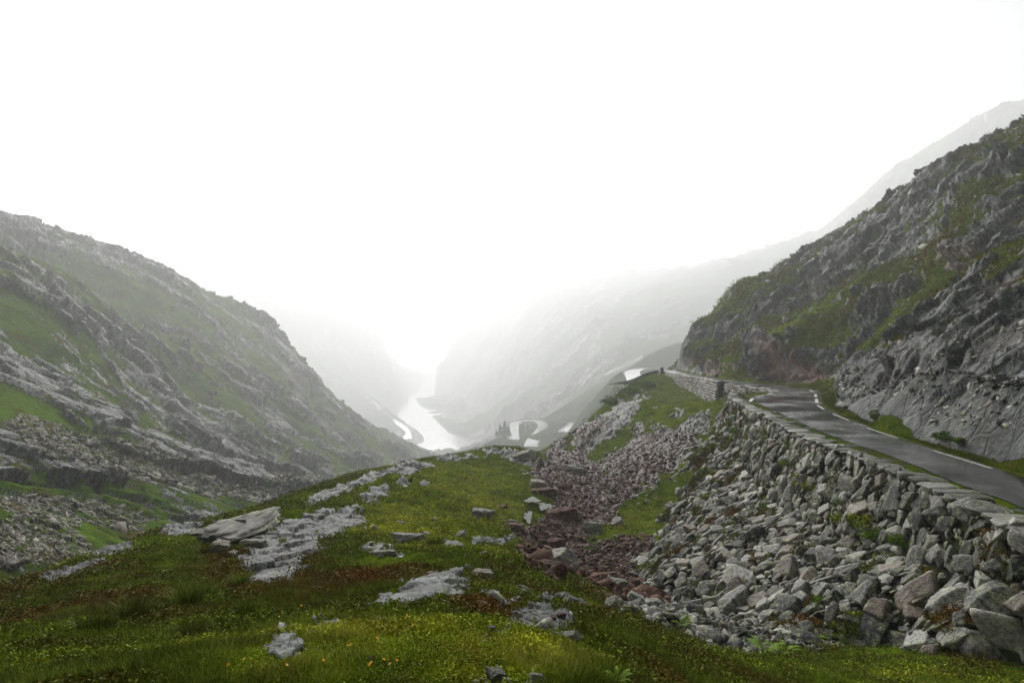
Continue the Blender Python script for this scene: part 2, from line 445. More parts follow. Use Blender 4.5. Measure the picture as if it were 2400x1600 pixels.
def area(u, v, lst, soft=0.35):
    m = np.zeros(len(u))
    for (a, b, ru, rv, ang, val) in lst:
        if not ru: continue
        c, s = math.cos(R(ang)), math.sin(R(ang))
        dx, dy = u - a, v - b
        X, Y = (dx * c + dy * s) / ru, (-dx * s + dy * c) / rv
        r = np.sqrt(X * X + Y * Y)
        m = np.maximum(m, val * (1 - sstep(1 - soft, 1 + soft, r)))
    return m

ROADS = []   # every wet road far below: polyline x, y, z and half width
def terrain1(x, y, full=False):
    z0 = S1(x, y)
    u, v = uv_of(x, y, z0)
    p = np.stack([x, y, z0 * 0], 1)
    front = y > 1.0
    wob = fbm(np.stack([u / 40, v / 28, u * 0], 1), 4, 50) * 0.55
    rk = np.where(front, area(u, v, ROCKS, 0.45), 0) 
    wob2 = fbm(np.stack([u / 15, v / 8, u * 0], 1), 3, 58) * 0.42
    rk = sstep(0.38, 0.66, rk + (wob * .8 + wob2) * (rk > 0.02) - 0.05)
    sc = np.where(front, area(u, v, SCREE, 0.5), 0)
    gr = np.where(front, area(u, v, GREENS, 0.5), 0)
    sc = sstep(0.15, 0.75, (sc + wob * 1.1 - gr * 1.1) * (sc > 0.02))
    amp = sstep(1.5, 25, y) * 0.6 + 0.4
    z = z0 + amp * (0.16 * fbm(p / 3.1, 3, 1) + 0.07 * fbm(p / 0.7, 3, 5)) + 0.5 * fbm(p / 14, 2, 9) * sstep(10, 60, y) * (1 - 0.7 * sstep(85, 110, y))
    # tussocks
    z += 0.06 * np.abs(perlin(p / 0.45, 21)) * (1 - rk) * (1 - sc)
    fh, fe = facets(np.stack([x * 1.5, y * 1.0, z0], 1) / 1.1, 3, 0.9)
    fh2, fe2 = facets(np.stack([x * 1.4 + y * 0.5, y, z0], 1) / 0.33, 4, 0.9)
    big = np.clip(y / 30, 0.35, 2.0)
    z += rk * big * (0.08 + 0.20 * fh + 0.045 * fh2 - 0.05 * (fe < 0.06))
    z += sc * (0.10 * fh + 0.14 * fh2)
    d, s, _, _ = polyline_dist(x, y, CREST)
    inside = (s < 0)                                # uphill side of the crest
    z = np.where(inside & (y < 75), np.minimum(z, road_z(x, y) - 1.2 - np.minimum(d, 6) * 0.3), z)
    do, so, _, _ = polyline_dist(x, y, OUTER)
    z = np.where((so < 0) & (y >= 70), np.minimum(z, road_z(x, y) - 0.5 - np.minimum(do, 5) * 0.4), z)
    cx, cz, fx, fz = wall_lines(y)
    t = np.clip((x - fx) / np.maximum(cx - fx, .1), 0, 1)
    z = np.where((y > 6) & (y < 72) & (x > fx) & (x < cx + 1), np.minimum(z, wall_height(t, cz, fz) - 0.35 * sstep(0, .15, t)), z)
    drop = np.interp(y, [84, 96, 105, 137, 150], [0, 1.0, 4.4, 2.3, 0])
    z = np.where((so > 0) & (y > 84) & (y < 150) & (do < 10), np.minimum(z, road_z(x, y) - drop - 0.12 * do), z)
    near_edge = (so > 0) & (y >= 60) & (do < 14)
    z = np.where(near_edge, np.minimum(z, road_z(x, y) - 0.45 - 0.22 * do), z)
    if full: return z, rk, sc, gr
    return z
x, y, nr, nc = polar_grid(NQ(950), NQ(900), 1.1, 235, wide=(-2.9, 2.9, 40))
z1, rk1, sc1, gr1 = terrain1(x, y, True)
u1, v1 = uv_of(x, y, z1)
wet = area(u1, v1, [(1250, 1178, 40, 14, 20, 1), (1262, 1192, 30, 12, -20, 1), (1238, 1218, 12, 22, 10, 1)], 0.4)
z1 = np.where(y > 5, z1 - wet * 0.25, z1)
veg1 = 1.0 - np.maximum(rk1, sc1) * 1.0
steep = sstep(0.2, 0.9, np.zeros(len(x)))
V1 = np.stack([x, y, z1], 1)
rust1 = sc1 * (1 - sstep(1500, 1620, u1)) * (y > 1)
me = mesh_from('ground', V1, grid_faces(nr, nc), {'veg': veg1 * 0.95, 'rust': rust1}, True, M['ground'])
tag(add('ground', me), kind='structure')
G1 = dict(x=x, y=y, z=z1, u=u1, v=v1, rk=rk1, sc=sc1, gr=gr1, nr=nr, nc=nc, wet=wet)
elev = (z1 / np.maximum(y, .2)).reshape(nr, nc)
vis = (elev >= np.maximum.accumulate(elev, 0) - 0.004).ravel() & (np.abs(x / np.maximum(y, .1)) < 0.93) & (y > 1)
G1['vis'] = vis
print('ground', time.time() - T00)

# ---- right hillside above the road
pts2 = [P(*p) for p in [
    (1592, 800, 172), (1640, 755, 176), (1700, 706, 178), (1780, 665, 176), (1870, 620, 172), (1950, 575, 168), (2050, 515, 162), (2130, 442, 154), (2240, 368, 142), (2400, 270, 122), (2600, 150, 105),
    (2400, 940, 26.5), (2400, 820, 31), (2400, 700, 38), (2300, 760, 50), (2400, 640, 55), (2400, 560, 66), (2250, 850, 37), (2200, 950, 34.5), (2200, 760, 58), (2200, 640, 82), (2080, 880, 52), (2050, 800, 70), (1990, 900, 62),
    (1950, 860, 82), (1900, 850, 92), (1900, 750, 116), (2050, 650, 116), (2200, 500, 112), (2350, 400, 98), (2400, 450, 84), (1750, 860, 112), (1750, 800, 136), (1800, 720, 150), (1650, 840, 146), (1640, 800, 158),
    (2600, 900, 24), (2600, 700, 32), (2600, 500, 55), (2050, 930, 48)]]
pts2 += [(x, y, float(road_z(x, y))) for x, y in INNER[::8]]
for (x, y), (xa, ya) in zip(INNER[::7], INNER[1::7]):
    if 12 < y < 52:
        d_ = np.array([xa - x, ya - y]); d_ /= np.linalg.norm(d_)
        for off, hh in ((2.0, 1.6), (4.2, 5.0)): pts2.append((x + d_[1] * off, y - d_[0] * off, float(road_z(x, y)) + hh))
pts2 += [(62, 200, -5), (85, 205, 20), (110, 190, 38), (130, 160, 52), (135, 120, 60), (140, 80, 66), (60, 20, 22), (40, 10, 8), (28, 0, 1), (40, -20, 16), (80, -10, 40), (100, 40, 52), (25, -25, 3), (50, -60, 25), (52, 215, -25), (62, 235, -25)]
S2 = Surf(pts2, 1e-4)
x, y, nr, nc = polar_grid(NQ(800), NQ(950), 5.0, 235, t0=0.22, t1=1.05, wide=(0.205, 2.5, 40))
d, s, _, _ = polyline_dist(x, y, INNER)
up = np.where(s < 0, d, -d)
zb = S2(x, y)
zr = road_z(x, y) - 0.03
k = sstep(0.1, 2.2, up)
z = zr * (1 - k) + np.maximum(zb, zr - 0.1) * k
cut = np.clip(1.9 * (up - 0.35 - 0.5 * perlin(np.stack([x, y, x * 0], 1) / 5, 55)), 0, 4.0) * (1 - sstep(40, 56, y)) * (up > 0)
z = np.maximum(z, zr + cut)
V = np.stack([x, y, z], 1)
N = grid_normals(V, nr, nc); N *= np.sign(N[:, 2:3] + 1e-9)
# foliation: long slabs rising to the right, broken across
def strat(V, dirv, L):
    """coordinates stretched along dirv"""
    dv = np.array(dirv, float); dv /= np.linalg.norm(dv)
    t = V @ dv
    return V + np.outer(t * (1 / L - 1), dv)
Q = strat(V, (0.75, -0.15, 0.6), 1.9)
Q = Q + 1.2 * np.stack([fbm(V / 9, 2, 31), fbm(V / 9, 2, 32), fbm(V / 9, 2, 33)], 1)
f1, e1 = facets(Q / 9.0, 61, 0.55); f2, e2 = facets(Q / 3.2, 62, 0.7); f3, e3 = facets(Q / 1.2, 63, 0.6)
big = fbm(V / 38, 3, 40)
mid = fbm(V / 12, 4, 41)
uu, vv = uv_of(V[:, 0], V[:, 1], V[:, 2])
vegf = fbm(Q / 16, 4, 44) * 0.9
# grassy ledges and bare faces seen in the picture
LEDGE = [(2080, 730, 220, 42, -17, 1), (2280, 660, 170, 40, -18, 1), (1780, 800, 160, 24, -22, 1), (1700, 850, 80, 20, 5, .9), (1960, 690, 150, 26, -28, .9), (1950, 930, 50, 30, 30, .9), (2330, 430, 140, 26, -30, .8),
         (2150, 830, 50, 60, -60, .8), (2250, 545, 120, 24, -28, .8), (1760, 690, 120, 14, -25, .7), (2040, 590, 140, 18, -30, .7), (2380, 340, 90, 30, -30, .8), (2010, 810, 70, 26, -10, .8), (1640, 820, 40, 20, -30, .6), (2210, 610, 130, 22, -25, .6), (1850, 870, 60, 14, 10, .7)]
BARE = [(2330, 850, 160, 130, -40, 1), (2060, 880, 110, 75, -30, 1), (1990, 600, 90, 40, -30, .8), (2310, 540, 120, 60, -40, .9), (1820, 850, 60, 32, -10, 1), (2150, 470, 130, 22, -32, .9), (2350, 380, 100, 16, -28, .9), (2100, 590, 100, 30, -35, .8)]
lg = area(uu, vv, LEDGE, 0.5); br = area(uu, vv, BARE, 0.5)
vegm = np.clip(0.58 + 0.8 * vegf + 0.25 * fbm(V / 3.0, 3, 52) - 0.55 * f2 - 0.4 * f3 + 0.7 * lg - 0.75 * br, 0, 1)
rkm = 1 - sstep(0.35, 0.75, vegm)
kk = sstep(0.6, 3.0, up)
near = np.clip(y / 60, 0.35, 1.3)
amp = rkm * kk
disp = kk * (2.6 * big * near + 1.1 * mid * near) + amp * near * (1.7 * f1 + 1.0 * f2 + 0.45 * f3 - 0.25 * (e2 < 0.07) - 0.12 * (e3 < 0.08)) + (1 - amp) * kk * (0.25 * fbm(V / 1.6, 3, 47) + 0.35 * np.abs(perlin(V / 2.5, 48)))
disp += 0.02 * (1 - kk) 
V = V + N * disp[:, None] * np.where(up > 0, 1, 0)[:, None]
V[:, 2] = np.where(up < 0.1, zr, V[:, 2])
N2 = grid_normals(V, nr, nc); nz = np.abs(N2[:, 2])
vegm = np.clip(vegm + (nz - 0.72) * 1.1, 0, 1)
vegm = np.clip(vegm - 1.0 * sstep(0.3, 0.9, up) * (1 - sstep(4, 9, up)) * (1 - sstep(50, 62, y)), 0, 1)
roadside = np.exp(-((up - 0.1) / 0.35) ** 2) * 0.7
vegm = np.where(up > -1.0, np.clip(vegm + roadside, 0, 1), 0.55)
rust2 = np.clip(1.1 * area(uu, vv, [(1850, 850, 70, 36, -10, 1), (1990, 820, 60, 30, -30, .6), (1690, 865, 40, 18, 0, .7), (1830, 760, 120, 18, -25, .35), (2230, 600, 60, 30, -20, .4)], 0.5) + 0.5 * fbm(V / 14, 2, 70) - 0.22, 0, 1)
do, so, _, _ = polyline_dist(x, y, OUTER)
dc, sc_, _, _ = polyline_dist(x, y, CREST)
keep = ((so < 0) | (do < 0.1)) | ((sc_ < 0) & (y < 66) & (dc > 0.25))
keep &= ((sc_ < 0) | (y > 66))
F = grid_faces(nr, nc)
F = F[keep[F].all(1)]
used = np.zeros(len(V), bool); used[F] = True
idx = np.cumsum(used) - 1
me = mesh_from('hillside', V[used], idx[F], {'veg': vegm[used], 'rust': rust2[used]}, True, M['hill'])
tag(add('hillside', me), kind='structure')
G2 = dict(V=V, N=N2, veg=vegm, up=up, keep=keep, nr=nr, nc=nc, uu=uu, vv=vv)
print('hillside', time.time() - T00)

# ---- unseen slope added behind the camera to keep sky light off the nearest ground
gx, gyy = np.meshgrid(np.linspace(-110, 9, 150), np.linspace(-90, -3.5, 110))
bx, by = gx.ravel(), gyy.ravel()
back = np.maximum(-(by + 4), 0)
rise = 1.55 * back - 0.004 * back ** 2
rise *= sstep(9, 1, bx) 
bz = S1(bx * 0, by * 0 - 3.0) - 0.5 + rise
bV = np.stack([bx, by, bz], 1)
fb, eb = facets(bV / 5.0, 91, .9)
bV[:, 2] += sstep(0, 12, back) * (1.6 * fb + 1.5 * fbm(bV / 16, 3, 92))
me = mesh_from('slope', bV, grid_faces(110, 150), {'veg': np.clip(.6 + .8 * fbm(bV / 9, 3, 93), 0, 1), 'rust': bx * 0}, True, M['hill'])
tag(add('slope', me), kind='structure')

# ---- the ridge behind it, already in the haze
def ridge_mass(name, pts, nc, nr, d0, d1, t0, t1, mat, scale, amps, vegbias, clip=None, dirv=(0.6, 0, -0.6), L=2.5, seed=100, hook=None, near_fade=0, ribs=0):
    S = Surf(pts, 1e-4)
    x, y, nr, nc = polar_grid(NQ(nc), NQ(nr), d0, d1, t0=t0, t1=t1)
    z = S(x, y)
    V = np.stack([x, y, z], 1)
    N = grid_normals(V, nr, nc); N *= np.sign(N[:, 2:3] + 1e-9)
    Q = strat(V, dirv, L)
    Q = Q + scale * 0.15 * np.stack([fbm(V / scale, 2, seed), fbm(V / scale, 2, seed + 3), fbm(V / scale, 2, seed + 6)], 1)
    f1, e1 = facets(Q / scale, seed + 11, 0.5); f2, e2 = facets(Q / (scale * 0.36), seed + 12, 0.7); f3, e3 = facets(Q / (scale * 0.13), seed + 13, 0.9)
    f4, e4 = facets(Q / (scale * 0.05), seed + 14, 0.6) if ribs else (0 * f3, 1 + 0 * f3)
    vegm = np.clip(vegbias + 0.65 * fbm(Q / (scale * 1.7), 5, seed + 20, 0.6) - ribs * (0.35 * f1 + 0.65 * f2 + 0.55 * f3 + 0.3 * f4), 0, 1)
    m = 1.0
    if hook: z, vegm, m = hook(x, y, z, vegm); V[:, 2] = z
    rkm = (1 - sstep(0.35, 0.75, vegm)) * m
    A, B, C, Dn = amps
    disp = m * A * fbm(V / (scale * 3.5), 4, seed + 30) + rkm * (B * f1 + C * f2 + Dn * f3 - 0.2 * C * (e2 < 0.07) - 0.3 * Dn * (e3 < 0.1) + 0.45 * Dn * f4) + m * 0.12 * C * fbm(V / (scale * 0.3), 3, seed + 40)
    if near_fade: disp = disp * np.clip(y / near_fade, 0.28, 1.1)
    V = V + N * disp[:, None]
    N2 = grid_normals(V, nr, nc); nz = np.abs(N2[:, 2])
    vegm = np.clip(vegm + (nz - 0.72) * 0.9 * m, 0, 1)
    rust = np.clip(0.6 * fbm(V / (scale * 2), 2, seed + 50) - 0.25, 0, 0.4)
    F = grid_faces(nr, nc)
    if clip is not None:
        kp = clip(x, y); F = F[kp[F].all(1)]
    me = mesh_from(name, V, F, {'veg': vegm, 'rust': rust}, True, mat)
    o = tag(add(name, me), kind='structure')
    return o, V, nr, nc, S

pr = [P(p[0], p[1], p[2] * 4.0) for p in [(1800, 720, 470), (1960, 545, 440), (2050, 455, 425), (2150, 375, 410), (2260, 300, 395), (2400, 240, 380), (2600, 140, 360), (1900, 760, 400), (2000, 650, 380), (2200, 500, 350), (2400, 420, 320), (2600, 350, 300), (1700, 860, 440), (1800, 830, 380)]]
pr += [(x * 4.0, y * 4.0, z * 4.0) for x, y, z in [(260, 520, 90), (360, 480, 130), (450, 420, 150), (220, 560, 40), (150, 520, -20), (120, 420, -45), (100, 300, -50), (200, 260, 20), (260, 240, 50), (110, 350, -45)]]
ridge_mass('ridge', pr, 420, 330, 1000, 2240, 0.3, 1.05, M['left'], 56, (9, 14, 8, 3), 0.42, seed=300, dirv=(0.7, 0, 0.6))

# ---- left mountain
def WD(D): return D * (max(D, 50) / 50) ** 0.36
SKY = [(-200, 440, 165), (0, 524, 180), (77, 546, 188), (108, 571, 195), (222, 576, 232), (320, 606, 250), (413, 642, 268), (516, 699, 284), (620, 757, 298), (697, 833, 306), (775, 916, 318), (837, 973, 330), (878, 993, 336), (950, 1036, 342), (1035, 1075, 350)]
mid_l = [P(p[0], p[1], WD(p[2])) for p in [
    (-200, 1450, 22), (0, 1345, 34), (150, 1290, 42), (300, 1250, 58), (450, 1215, 72), (600, 1185, 92), (700, 1160, 108), (760, 1135, 130), (900, 1105, 205), (1000, 1092, 290),
    (-200, 1150, 45), (-200, 800, 85), (0, 1150, 54), (0, 900, 92), (0, 700, 130), (200, 1000, 92), (200, 800, 140), (300, 1100, 88), (300, 900, 145), (400, 780, 208), (500, 1060, 130), (600, 1000, 182), (600, 850, 250), (200, 670, 190),
    (700, 1060, 180), (750, 1000, 250), (850, 1065, 255), (450, 930, 185)]]
mid_l += [(x * WD(math.hypot(x, y)) / math.hypot(x, y), y * WD(math.hypot(x, y)) / math.hypot(x, y), z * WD(math.hypot(x, y)) / math.hypot(x, y)) for x, y, z in [(-200, 190, 45), (-220, 260, 48), (-190, 310, 30), (-150, 340, 5), (-110, 360, -30), (-80, 380, -65), (-45, 390, -85), (-30, 330, -72), (-20, 250, -60), (-22, 160, -45), (-20, 110, -36), (-20, 70, -28), (-24, 40, -21), (-260, 100, 60), (-180, 60, 40), (-100, 20, 12), (-60, 10, -5), (-150, -30, 35), (-180, 440, -60), (-120, 450, -90), (-250, 400, 0)]]
adj = np.zeros(len(SKY))
gx_, gy_, _, _ = polar_grid(160, 110, 60, 860, t0=-1.05, t1=0.0)
for it in range(5):                       # raise or lower the crest until it stands where it was surveyed
    pl = mid_l + [P(u, v + a + 7, WD(D)) for (u, v, D), a in zip(SKY, adj)]
    S_ = Surf(pl, 1e-4); zz_ = S_(gx_, gy_)
    top = (zz_ / gy_).reshape(110, 160).max(0); uu_s = CU + FPX * np.linspace(-1.05, 0, 160)
    adj += 0.8 * (np.array([p[1] for p in SKY]) + 7 - np.interp([p[0] for p in SKY], uu_s, CV - FPX * top))
ridge_mass('mountain', pl, 900, 900, 14, 860, -1.05, 0.02, M['left'], 27, (6.0, 5.6, 3.0, 0.8), 0.68, seed=200, dirv=(0.55, 0.1, -0.8), L=2.9, near_fade=200, ribs=1.0)
print('left', time.time() - T00)

# ---- valley, lake shores and far mountains
KV = 2.5
LAKE = -107.0 * KV
def shore(u, v): D = -LAKE * FPX / (v - CV); return ((u - CU) / FPX * D, D, LAKE)
shR = [shore(u, v) for u, v in [(1122, 1052), (1085, 1026), (1050, 1012), (1028, 990), (1002, 966), (973, 938), (985, 930), (1018, 924), (1026, 905), (1048, 889), (1030, 882)]]
shL = [shore(u, v) for u, v in [(1030, 1062), (980, 1045), (955, 1020), (950, 1000), (915, 975), (900, 962), (912, 950), (945, 925), (965, 905), (1000, 888), (1020, 880)]]
lakepoly = np.array([p[:2] for p in shR] + [p[:2] for p in shL[::-1]])
def in_poly(x, y, poly):
    c = np.zeros(len(x), bool); j = len(poly) - 1
    for i in range(len(poly)):
        xi, yi = poly[i]; xj, yj = poly[j]
        c ^= ((yi > y) != (yj > y)) & (x < (xj - xi) * (y - yi) / (yj - yi + 1e-12) + xi)
        j = i
    return c
pv = [(x, y, z + 1.0) for x, y, z in shR + shL]
# lake bed / plains beyond
pv += [P(p[0], p[1], p[2] * KV) for p in [(1060, 1080, 520), (1000, 1075, 545), (900, 1030, 640), (860, 1010, 680), (830, 985, 760), (880, 955, 960),
    # hairpin spur on the right
    (1120, 1060, 470), (1152, 1035, 600), (1110, 1064, 558), (1080, 1068, 540), (1140, 1062, 565), (1230, 1040, 268), (1195, 1010, 300), (1250, 985, 345), (1275, 1005, 300), (1160, 1000, 600), (1165, 1030, 330), (1330, 1000, 275), (1340, 965, 320), (1430, 927, 262), (1420, 900, 330), (1495, 874, 235), (1500, 850, 300), (1400, 985, 220), (1290, 1050, 215), (1450, 960, 200), (1240, 1075, 200),
    # right mountain
    (1200, 960, 640), (1100, 940, 900), (1300, 920, 560), (1400, 860, 520), (1550, 820, 420), (1700, 790, 420), (1500, 760, 640), (1300, 820, 720), (1180, 870, 860), (1090, 870, 1150),
    (1072, 800, 1250), (1108, 725, 1300), (1150, 668, 1350), (1250, 612, 1400), (1400, 550, 1750), (1600, 470, 2000), (1900, 380, 2100), (1250, 720, 1000), (1400, 690, 930), (1600, 640, 1150), (1800, 590, 1400),
    # left far mountain
    (1005, 884, 1760), (960, 868, 1500), (900, 820, 1200), (872, 775, 1150), (840, 735, 1300), (790, 712, 1400), (650, 705, 1450), (500, 705, 1450), (250, 710, 1450), (800, 850, 950), (700, 820, 900), (860, 930, 960), (760, 900, 820), (600, 800, 850), (300, 800, 800)]]
pv += [(x * KV, y * KV, z * KV) for x, y, z in [(-150, 2400, 10), (50, 2500, 40), (-60, 2100, -95), (-90, 1900, -100), (-600, 1900, 60), (500, 2300, 420), (-45, 400, -98), (-60, 450, -102), (-50, 330, -85), (-40, 250, -75), (60, 215, -60), (-200, 500, -95), (-300, 600, -60), (-420, 700, -30), (-650, 800, -5), (300, 420, -10), (500, 600, 120), (700, 900, 250)]]

# roads on the valley side (photo px + distance)
def rd(lst, hw): 
    return smooth_line([P(p[0], p[1], p[2] * KV) for p in lst], 90), hw * KV
HAIR = [
    rd([(1243, 1046, 236), (1250, 1030, 255), (1268, 1008, 290), (1272, 994, 315), (1255, 986, 338), (1225, 985.5, 342), (1207, 991, 328), (1203, 1005, 300), (1203, 1030, 262)], 2.7),
    rd([(1318, 1012, 262), (1335, 1000, 276), (1348, 990, 290)], 2.6),
    rd([(1420, 945, 238), (1424, 932, 254), (1440, 920, 268), (1462, 912, 275)], 2.6),
    rd([(1490, 893, 214), (1484, 880, 226), (1482, 871, 238), (1497, 864.5, 248), (1530, 863.5, 250)], 3.0),
    rd([(852, 935, 880), (875, 952, 860), (896, 972, 800), (930, 990, 730), (950, 1008, 680), (955, 1028, 640)], 4.6),
    rd([(862, 985, 730), (890, 996, 700), (912, 1014, 660)], 4.2),
    rd([(1040, 912, 1250), (1056, 928, 1120), (1085, 945, 1000), (1120, 963, 860), (1175, 972, 800)], 2.2)]
for L, hw in HAIR: pv += [tuple(q) for q in L[5::16]]
def vhook(x, y, z, vegm):
    ins = in_poly(x, y, lakepoly)
    d, s, e, _ = polyline_dist(x, y, np.vstack([lakepoly, lakepoly[:1]]))
    z = np.where(z > 360, 360 + 190 * np.tanh((z - 360) / 190), z)      # tops lost in the cloud
    z = np.where(ins, LAKE - 0.4 - np.minimum(d * 0.15, 6), np.maximum(z, LAKE + 0.15 + np.minimum(d * 0.06, 2)))
    m = np.where(ins, 0.0, sstep(0, 60, d) * 0.85 + 0.15)
    spur = area(*uv_of(x, y, z), [(1300, 985, 230, 70, -20, 1), (1480, 890, 110, 50, -20, 1)], 0.4) * (y < 460 * KV)
    m = m * (1 - 0.96 * spur); vegm = np.clip(vegm + 0.35 * spur, 0, 1)
    vegm = np.where(ins, 0, vegm)
    vegm = np.where((~ins) & (d < 6), 0.25, vegm)
    # hug the roads
    for L, hw in HAIR:
        sel = (np.abs(x - L[:, 0].mean()) < np.ptp(L[:, 0]) / 2 + 40) & (np.abs(y - L[:, 1].mean()) < np.ptp(L[:, 1]) / 2 + 40)
        if not sel.any(): continue
        dd, ss, ee, _ = polyline_dist(x[sel], y[sel], L)
        k = 1 - sstep(hw + 1.0, hw * 5 + 10, dd)
        z[sel] = z[sel] * (1 - k) + (ee[:, 0] - 0.25) * k
        m[sel] *= (1 - (1 - sstep(hw + 0.5, hw + 8, dd)) * 1.0)
        vegm[sel] = np.where(dd < hw + 6, np.clip(vegm[sel] + 0.4, 0, 1), vegm[sel])
    u_, v_ = uv_of(x, y, z)
    # talus fan and bare cliffs on the right mountain
    vegm = np.clip(vegm - 0.5 * area(u_, v_, [(1260, 960, 130, 22, -28, 1), (1160, 1010, 60, 20, -25, 1), (1400, 880, 80, 16, -30, .7), (1380, 800, 60, 40, -50, .6), (1180, 880, 60, 30, 40, .7)], 0.5), 0, 1)
    return z, vegm, m
o, VV, nrv, ncv, SV = ridge_mass('valley', pv, 620, 620, 475, 6700, -1.0, 0.75, M['far'], 130, (27, 24, 11, 5.0), 0.62, seed=400, dirv=(0.2, 0, 1), L=2.2, hook=vhook)
print('valley', time.time() - T00)

# ---- haze
hz = NT('haze_material')
pvn = hz.n('ShaderNodeVolumePrincipled', Density=0.0005, Anisotropy=0.45)
pvn.inputs['Color'].default_value = (0.97, 0.985, 1.0, 1)
hz.t.links.new(pvn.outputs[0], hz.out.inputs['Volume'])
def box_mesh(name, lo, hi, mat=None):
    (a, b, c), (d, e, f) = lo, hi
    V = [(a, b, c), (d, b, c), (d, e, c), (a, e, c), (a, b, f), (d, b, f), (d, e, f), (a, e, f)]
    F = [(3, 2, 1, 0), (4, 5, 6, 7), (0, 1, 5, 4), (1, 2, 6, 5), (2, 3, 7, 6), (3, 0, 4, 7)]
    return mesh_from(name, V, np.array(F), mat=mat)
zmax = max(VV[:, 2].max(), 60) + 5
zmin = min(VV[:, 2].min(), V1[:, 2].min()) - 2
tag(add('haze', box_mesh('haze', (-7200, -600, zmin - 1), (5700, 7200, zmax), hz.m)), kind='stuff')
print('zmax', zmax, 'zmin', zmin)

# ================================================================== LAKE AND ROADS
t = NT('water_material')
wn = t.n('ShaderNodeTexNoise', Vector=t.mp((0.25, 0.08, 1)), Scale=1.0, Detail=3.0).outputs['Fac']
M['water'] = t.bsdf((0.02, 0.028, 0.03), 0.12, 0.5, wn, 0.25, 0.3)
lx0, lx1, ly0, ly1 = lakepoly[:, 0].min() - 60, lakepoly[:, 0].max() + 60, lakepoly[:, 1].min() - 40, lakepoly[:, 1].max() + 900
tag(add('lake', mesh_from('lake', [(lx0, ly0, LAKE), (lx1, ly0, LAKE), (lx1, ly1, LAKE), (lx0, ly1, LAKE)], np.array([(0, 1, 2, 3)]), mat=M['water'])), kind='structure')

t = NT('pool_water_material')
M['pool'] = t.bsdf((0.015, 0.018, 0.016), 0.18, 0.12, t.noise(t.mp(), 3.0, 3), 0.4, 0.05, IOR=1.12)
def asphalt(name, base, r0, r1, s=1.0):
    t = NT(name)
    v0 = t.mp()
    big = t.noise(v0, 0.22 * s, 5, 0.6); fine = t.noise(v0, 40 * s, 3, 0.7); mid_ = t.noise(t.mp((1, 0.3, 1), (0, 0, 0.1)), 1.6 * s, 6, 0.7)
    c = t.mix(t.ramp(mid_, [(0.35, 0.0), (0.7, 1.0)]), base, tuple(x * 1.6 for x in base))
    pt_ = t.noise(t.mp((1, 0.25, 1), (0, 0, 0.12)), 0.35 * s, 4)
    c = t.mix(t.ramp(pt_, [(0.52, 0.0), (0.54, 0.5)]), c, tuple(x * 2.2 for x in base))
    ro = t.ramp(t.math('ADD', t.math('MULTIPLY', big, 0.85), t.math('MULTIPLY', mid_, 0.15)), [(0.40, r0), (0.62, r1)])
    return t.bsdf(c, ro, 0.6, t.math('ADD', t.math('MULTIPLY', fine, 0.4), t.math('MULTIPLY', mid_, 0.6)), 0.22, 0.004)
M['asphalt'] = asphalt('wet_asphalt_material', (0.0065, 0.007, 0.0078), 0.09, 0.32)
M['asphalt_far'] = asphalt('wet_far_asphalt_material', (0.035, 0.036, 0.038), 0.10, 0.22, 0.3)
t = NT('road_paint_material')
M['paint'] = t.bsdf(t.mix(t.ramp(t.noise(t.mp(), 9, 6, 0.75), [(0.40, 0.0), (0.50, 1.0)]), (0.10, 0.10, 0.095), (0.50, 0.49, 0.45)), 0.4, 0.4)

ys = np.linspace(6.5, 206, 700)
ox, ix = np.interp(ys, OUTER[:, 1], OUTER[:, 0]), np.interp(ys, INNER[:, 1], INNER[:, 0])
NCX = 26
tt = np.linspace(0, 1, NCX)
ex = fbm(np.stack([ys * 0, ys / 0.9, ys * 0], 1), 4, 600) * 0.09
X = (ox + ex)[:, None] * (1 - tt) + (ix - 0.1 - ex * 0.7)[:, None] * tt
Yg = np.repeat(ys[:, None], NCX, 1)
camber = 0.05 * np.sin(tt * math.pi) + 0.0
Z = road_z(X, Yg) + 0.012 + camber[None] + 0.012 * perlin(np.stack([X.ravel() / 2.2, Yg.ravel() / 5, X.ravel() * 0], 1), 77).reshape(X.shape)
Z[:, -1] -= 0.06
Vr = np.stack([X.ravel(), Yg.ravel(), Z.ravel()], 1)
road = tag(add('road', mesh_from('road', Vr, grid_faces(len(ys), NCX), smooth=True, mat=M['asphalt'])), kind='structure')
def road_surface(x, y):
    o_, i_ = np.interp(y, ys, ox), np.interp(y, ys, ix)
    tt_ = np.clip((x - o_) / (i_ - o_), 0, 1)
    return road_z(x, y) + 0.012 + 0.05 * np.sin(tt_ * math.pi) + 0.012 * perlin(np.stack([x / 2.2, y / 5, x * 0], 1), 77)
DASH = [((2187, 1055), (2326, 1097), .15), ((2033, 1002), (2103, 1025), .15), ((1952, 969), (1989, 984), .16), ((1916, 949), (1931, 958), .2), ((1913.5, 934), (1914.5, 943), .28), ((1911, 923), (1912.5, 929), .28), ((1899, 914), (1906, 917.5), .3),
        ((1758, 940), (1763, 933.5), .3), ((1772, 928.5), (1792, 925), .3), ((1797, 923.5), (1812, 921), .3), ((2480, 1143), (2680, 1203), .15)]
mv, mf = [], []
for a, b, wd in DASH:
    A, B = np.array(on_plane(*a, .05)), np.array(on_plane(*b, .05))
    d = (B - A) / np.linalg.norm(B - A); n = np.array([-d[1], d[0]])
    K = 14
    for k in range(K + 1):
        c = A + (B - A) * k / K
        for sgn in (-1, 1):
            q = c + n * sgn * wd / 2
            mv.append((q[0], q[1], float(road_surface(q[:1], q[1:])[0]) + 0.006))
    o_ = len(mv) - 2 * (K + 1)
    mf += [(o_ + 2 * k, o_ + 2 * k + 1, o_ + 2 * k + 3, o_ + 2 * k + 2) for k in range(K)]
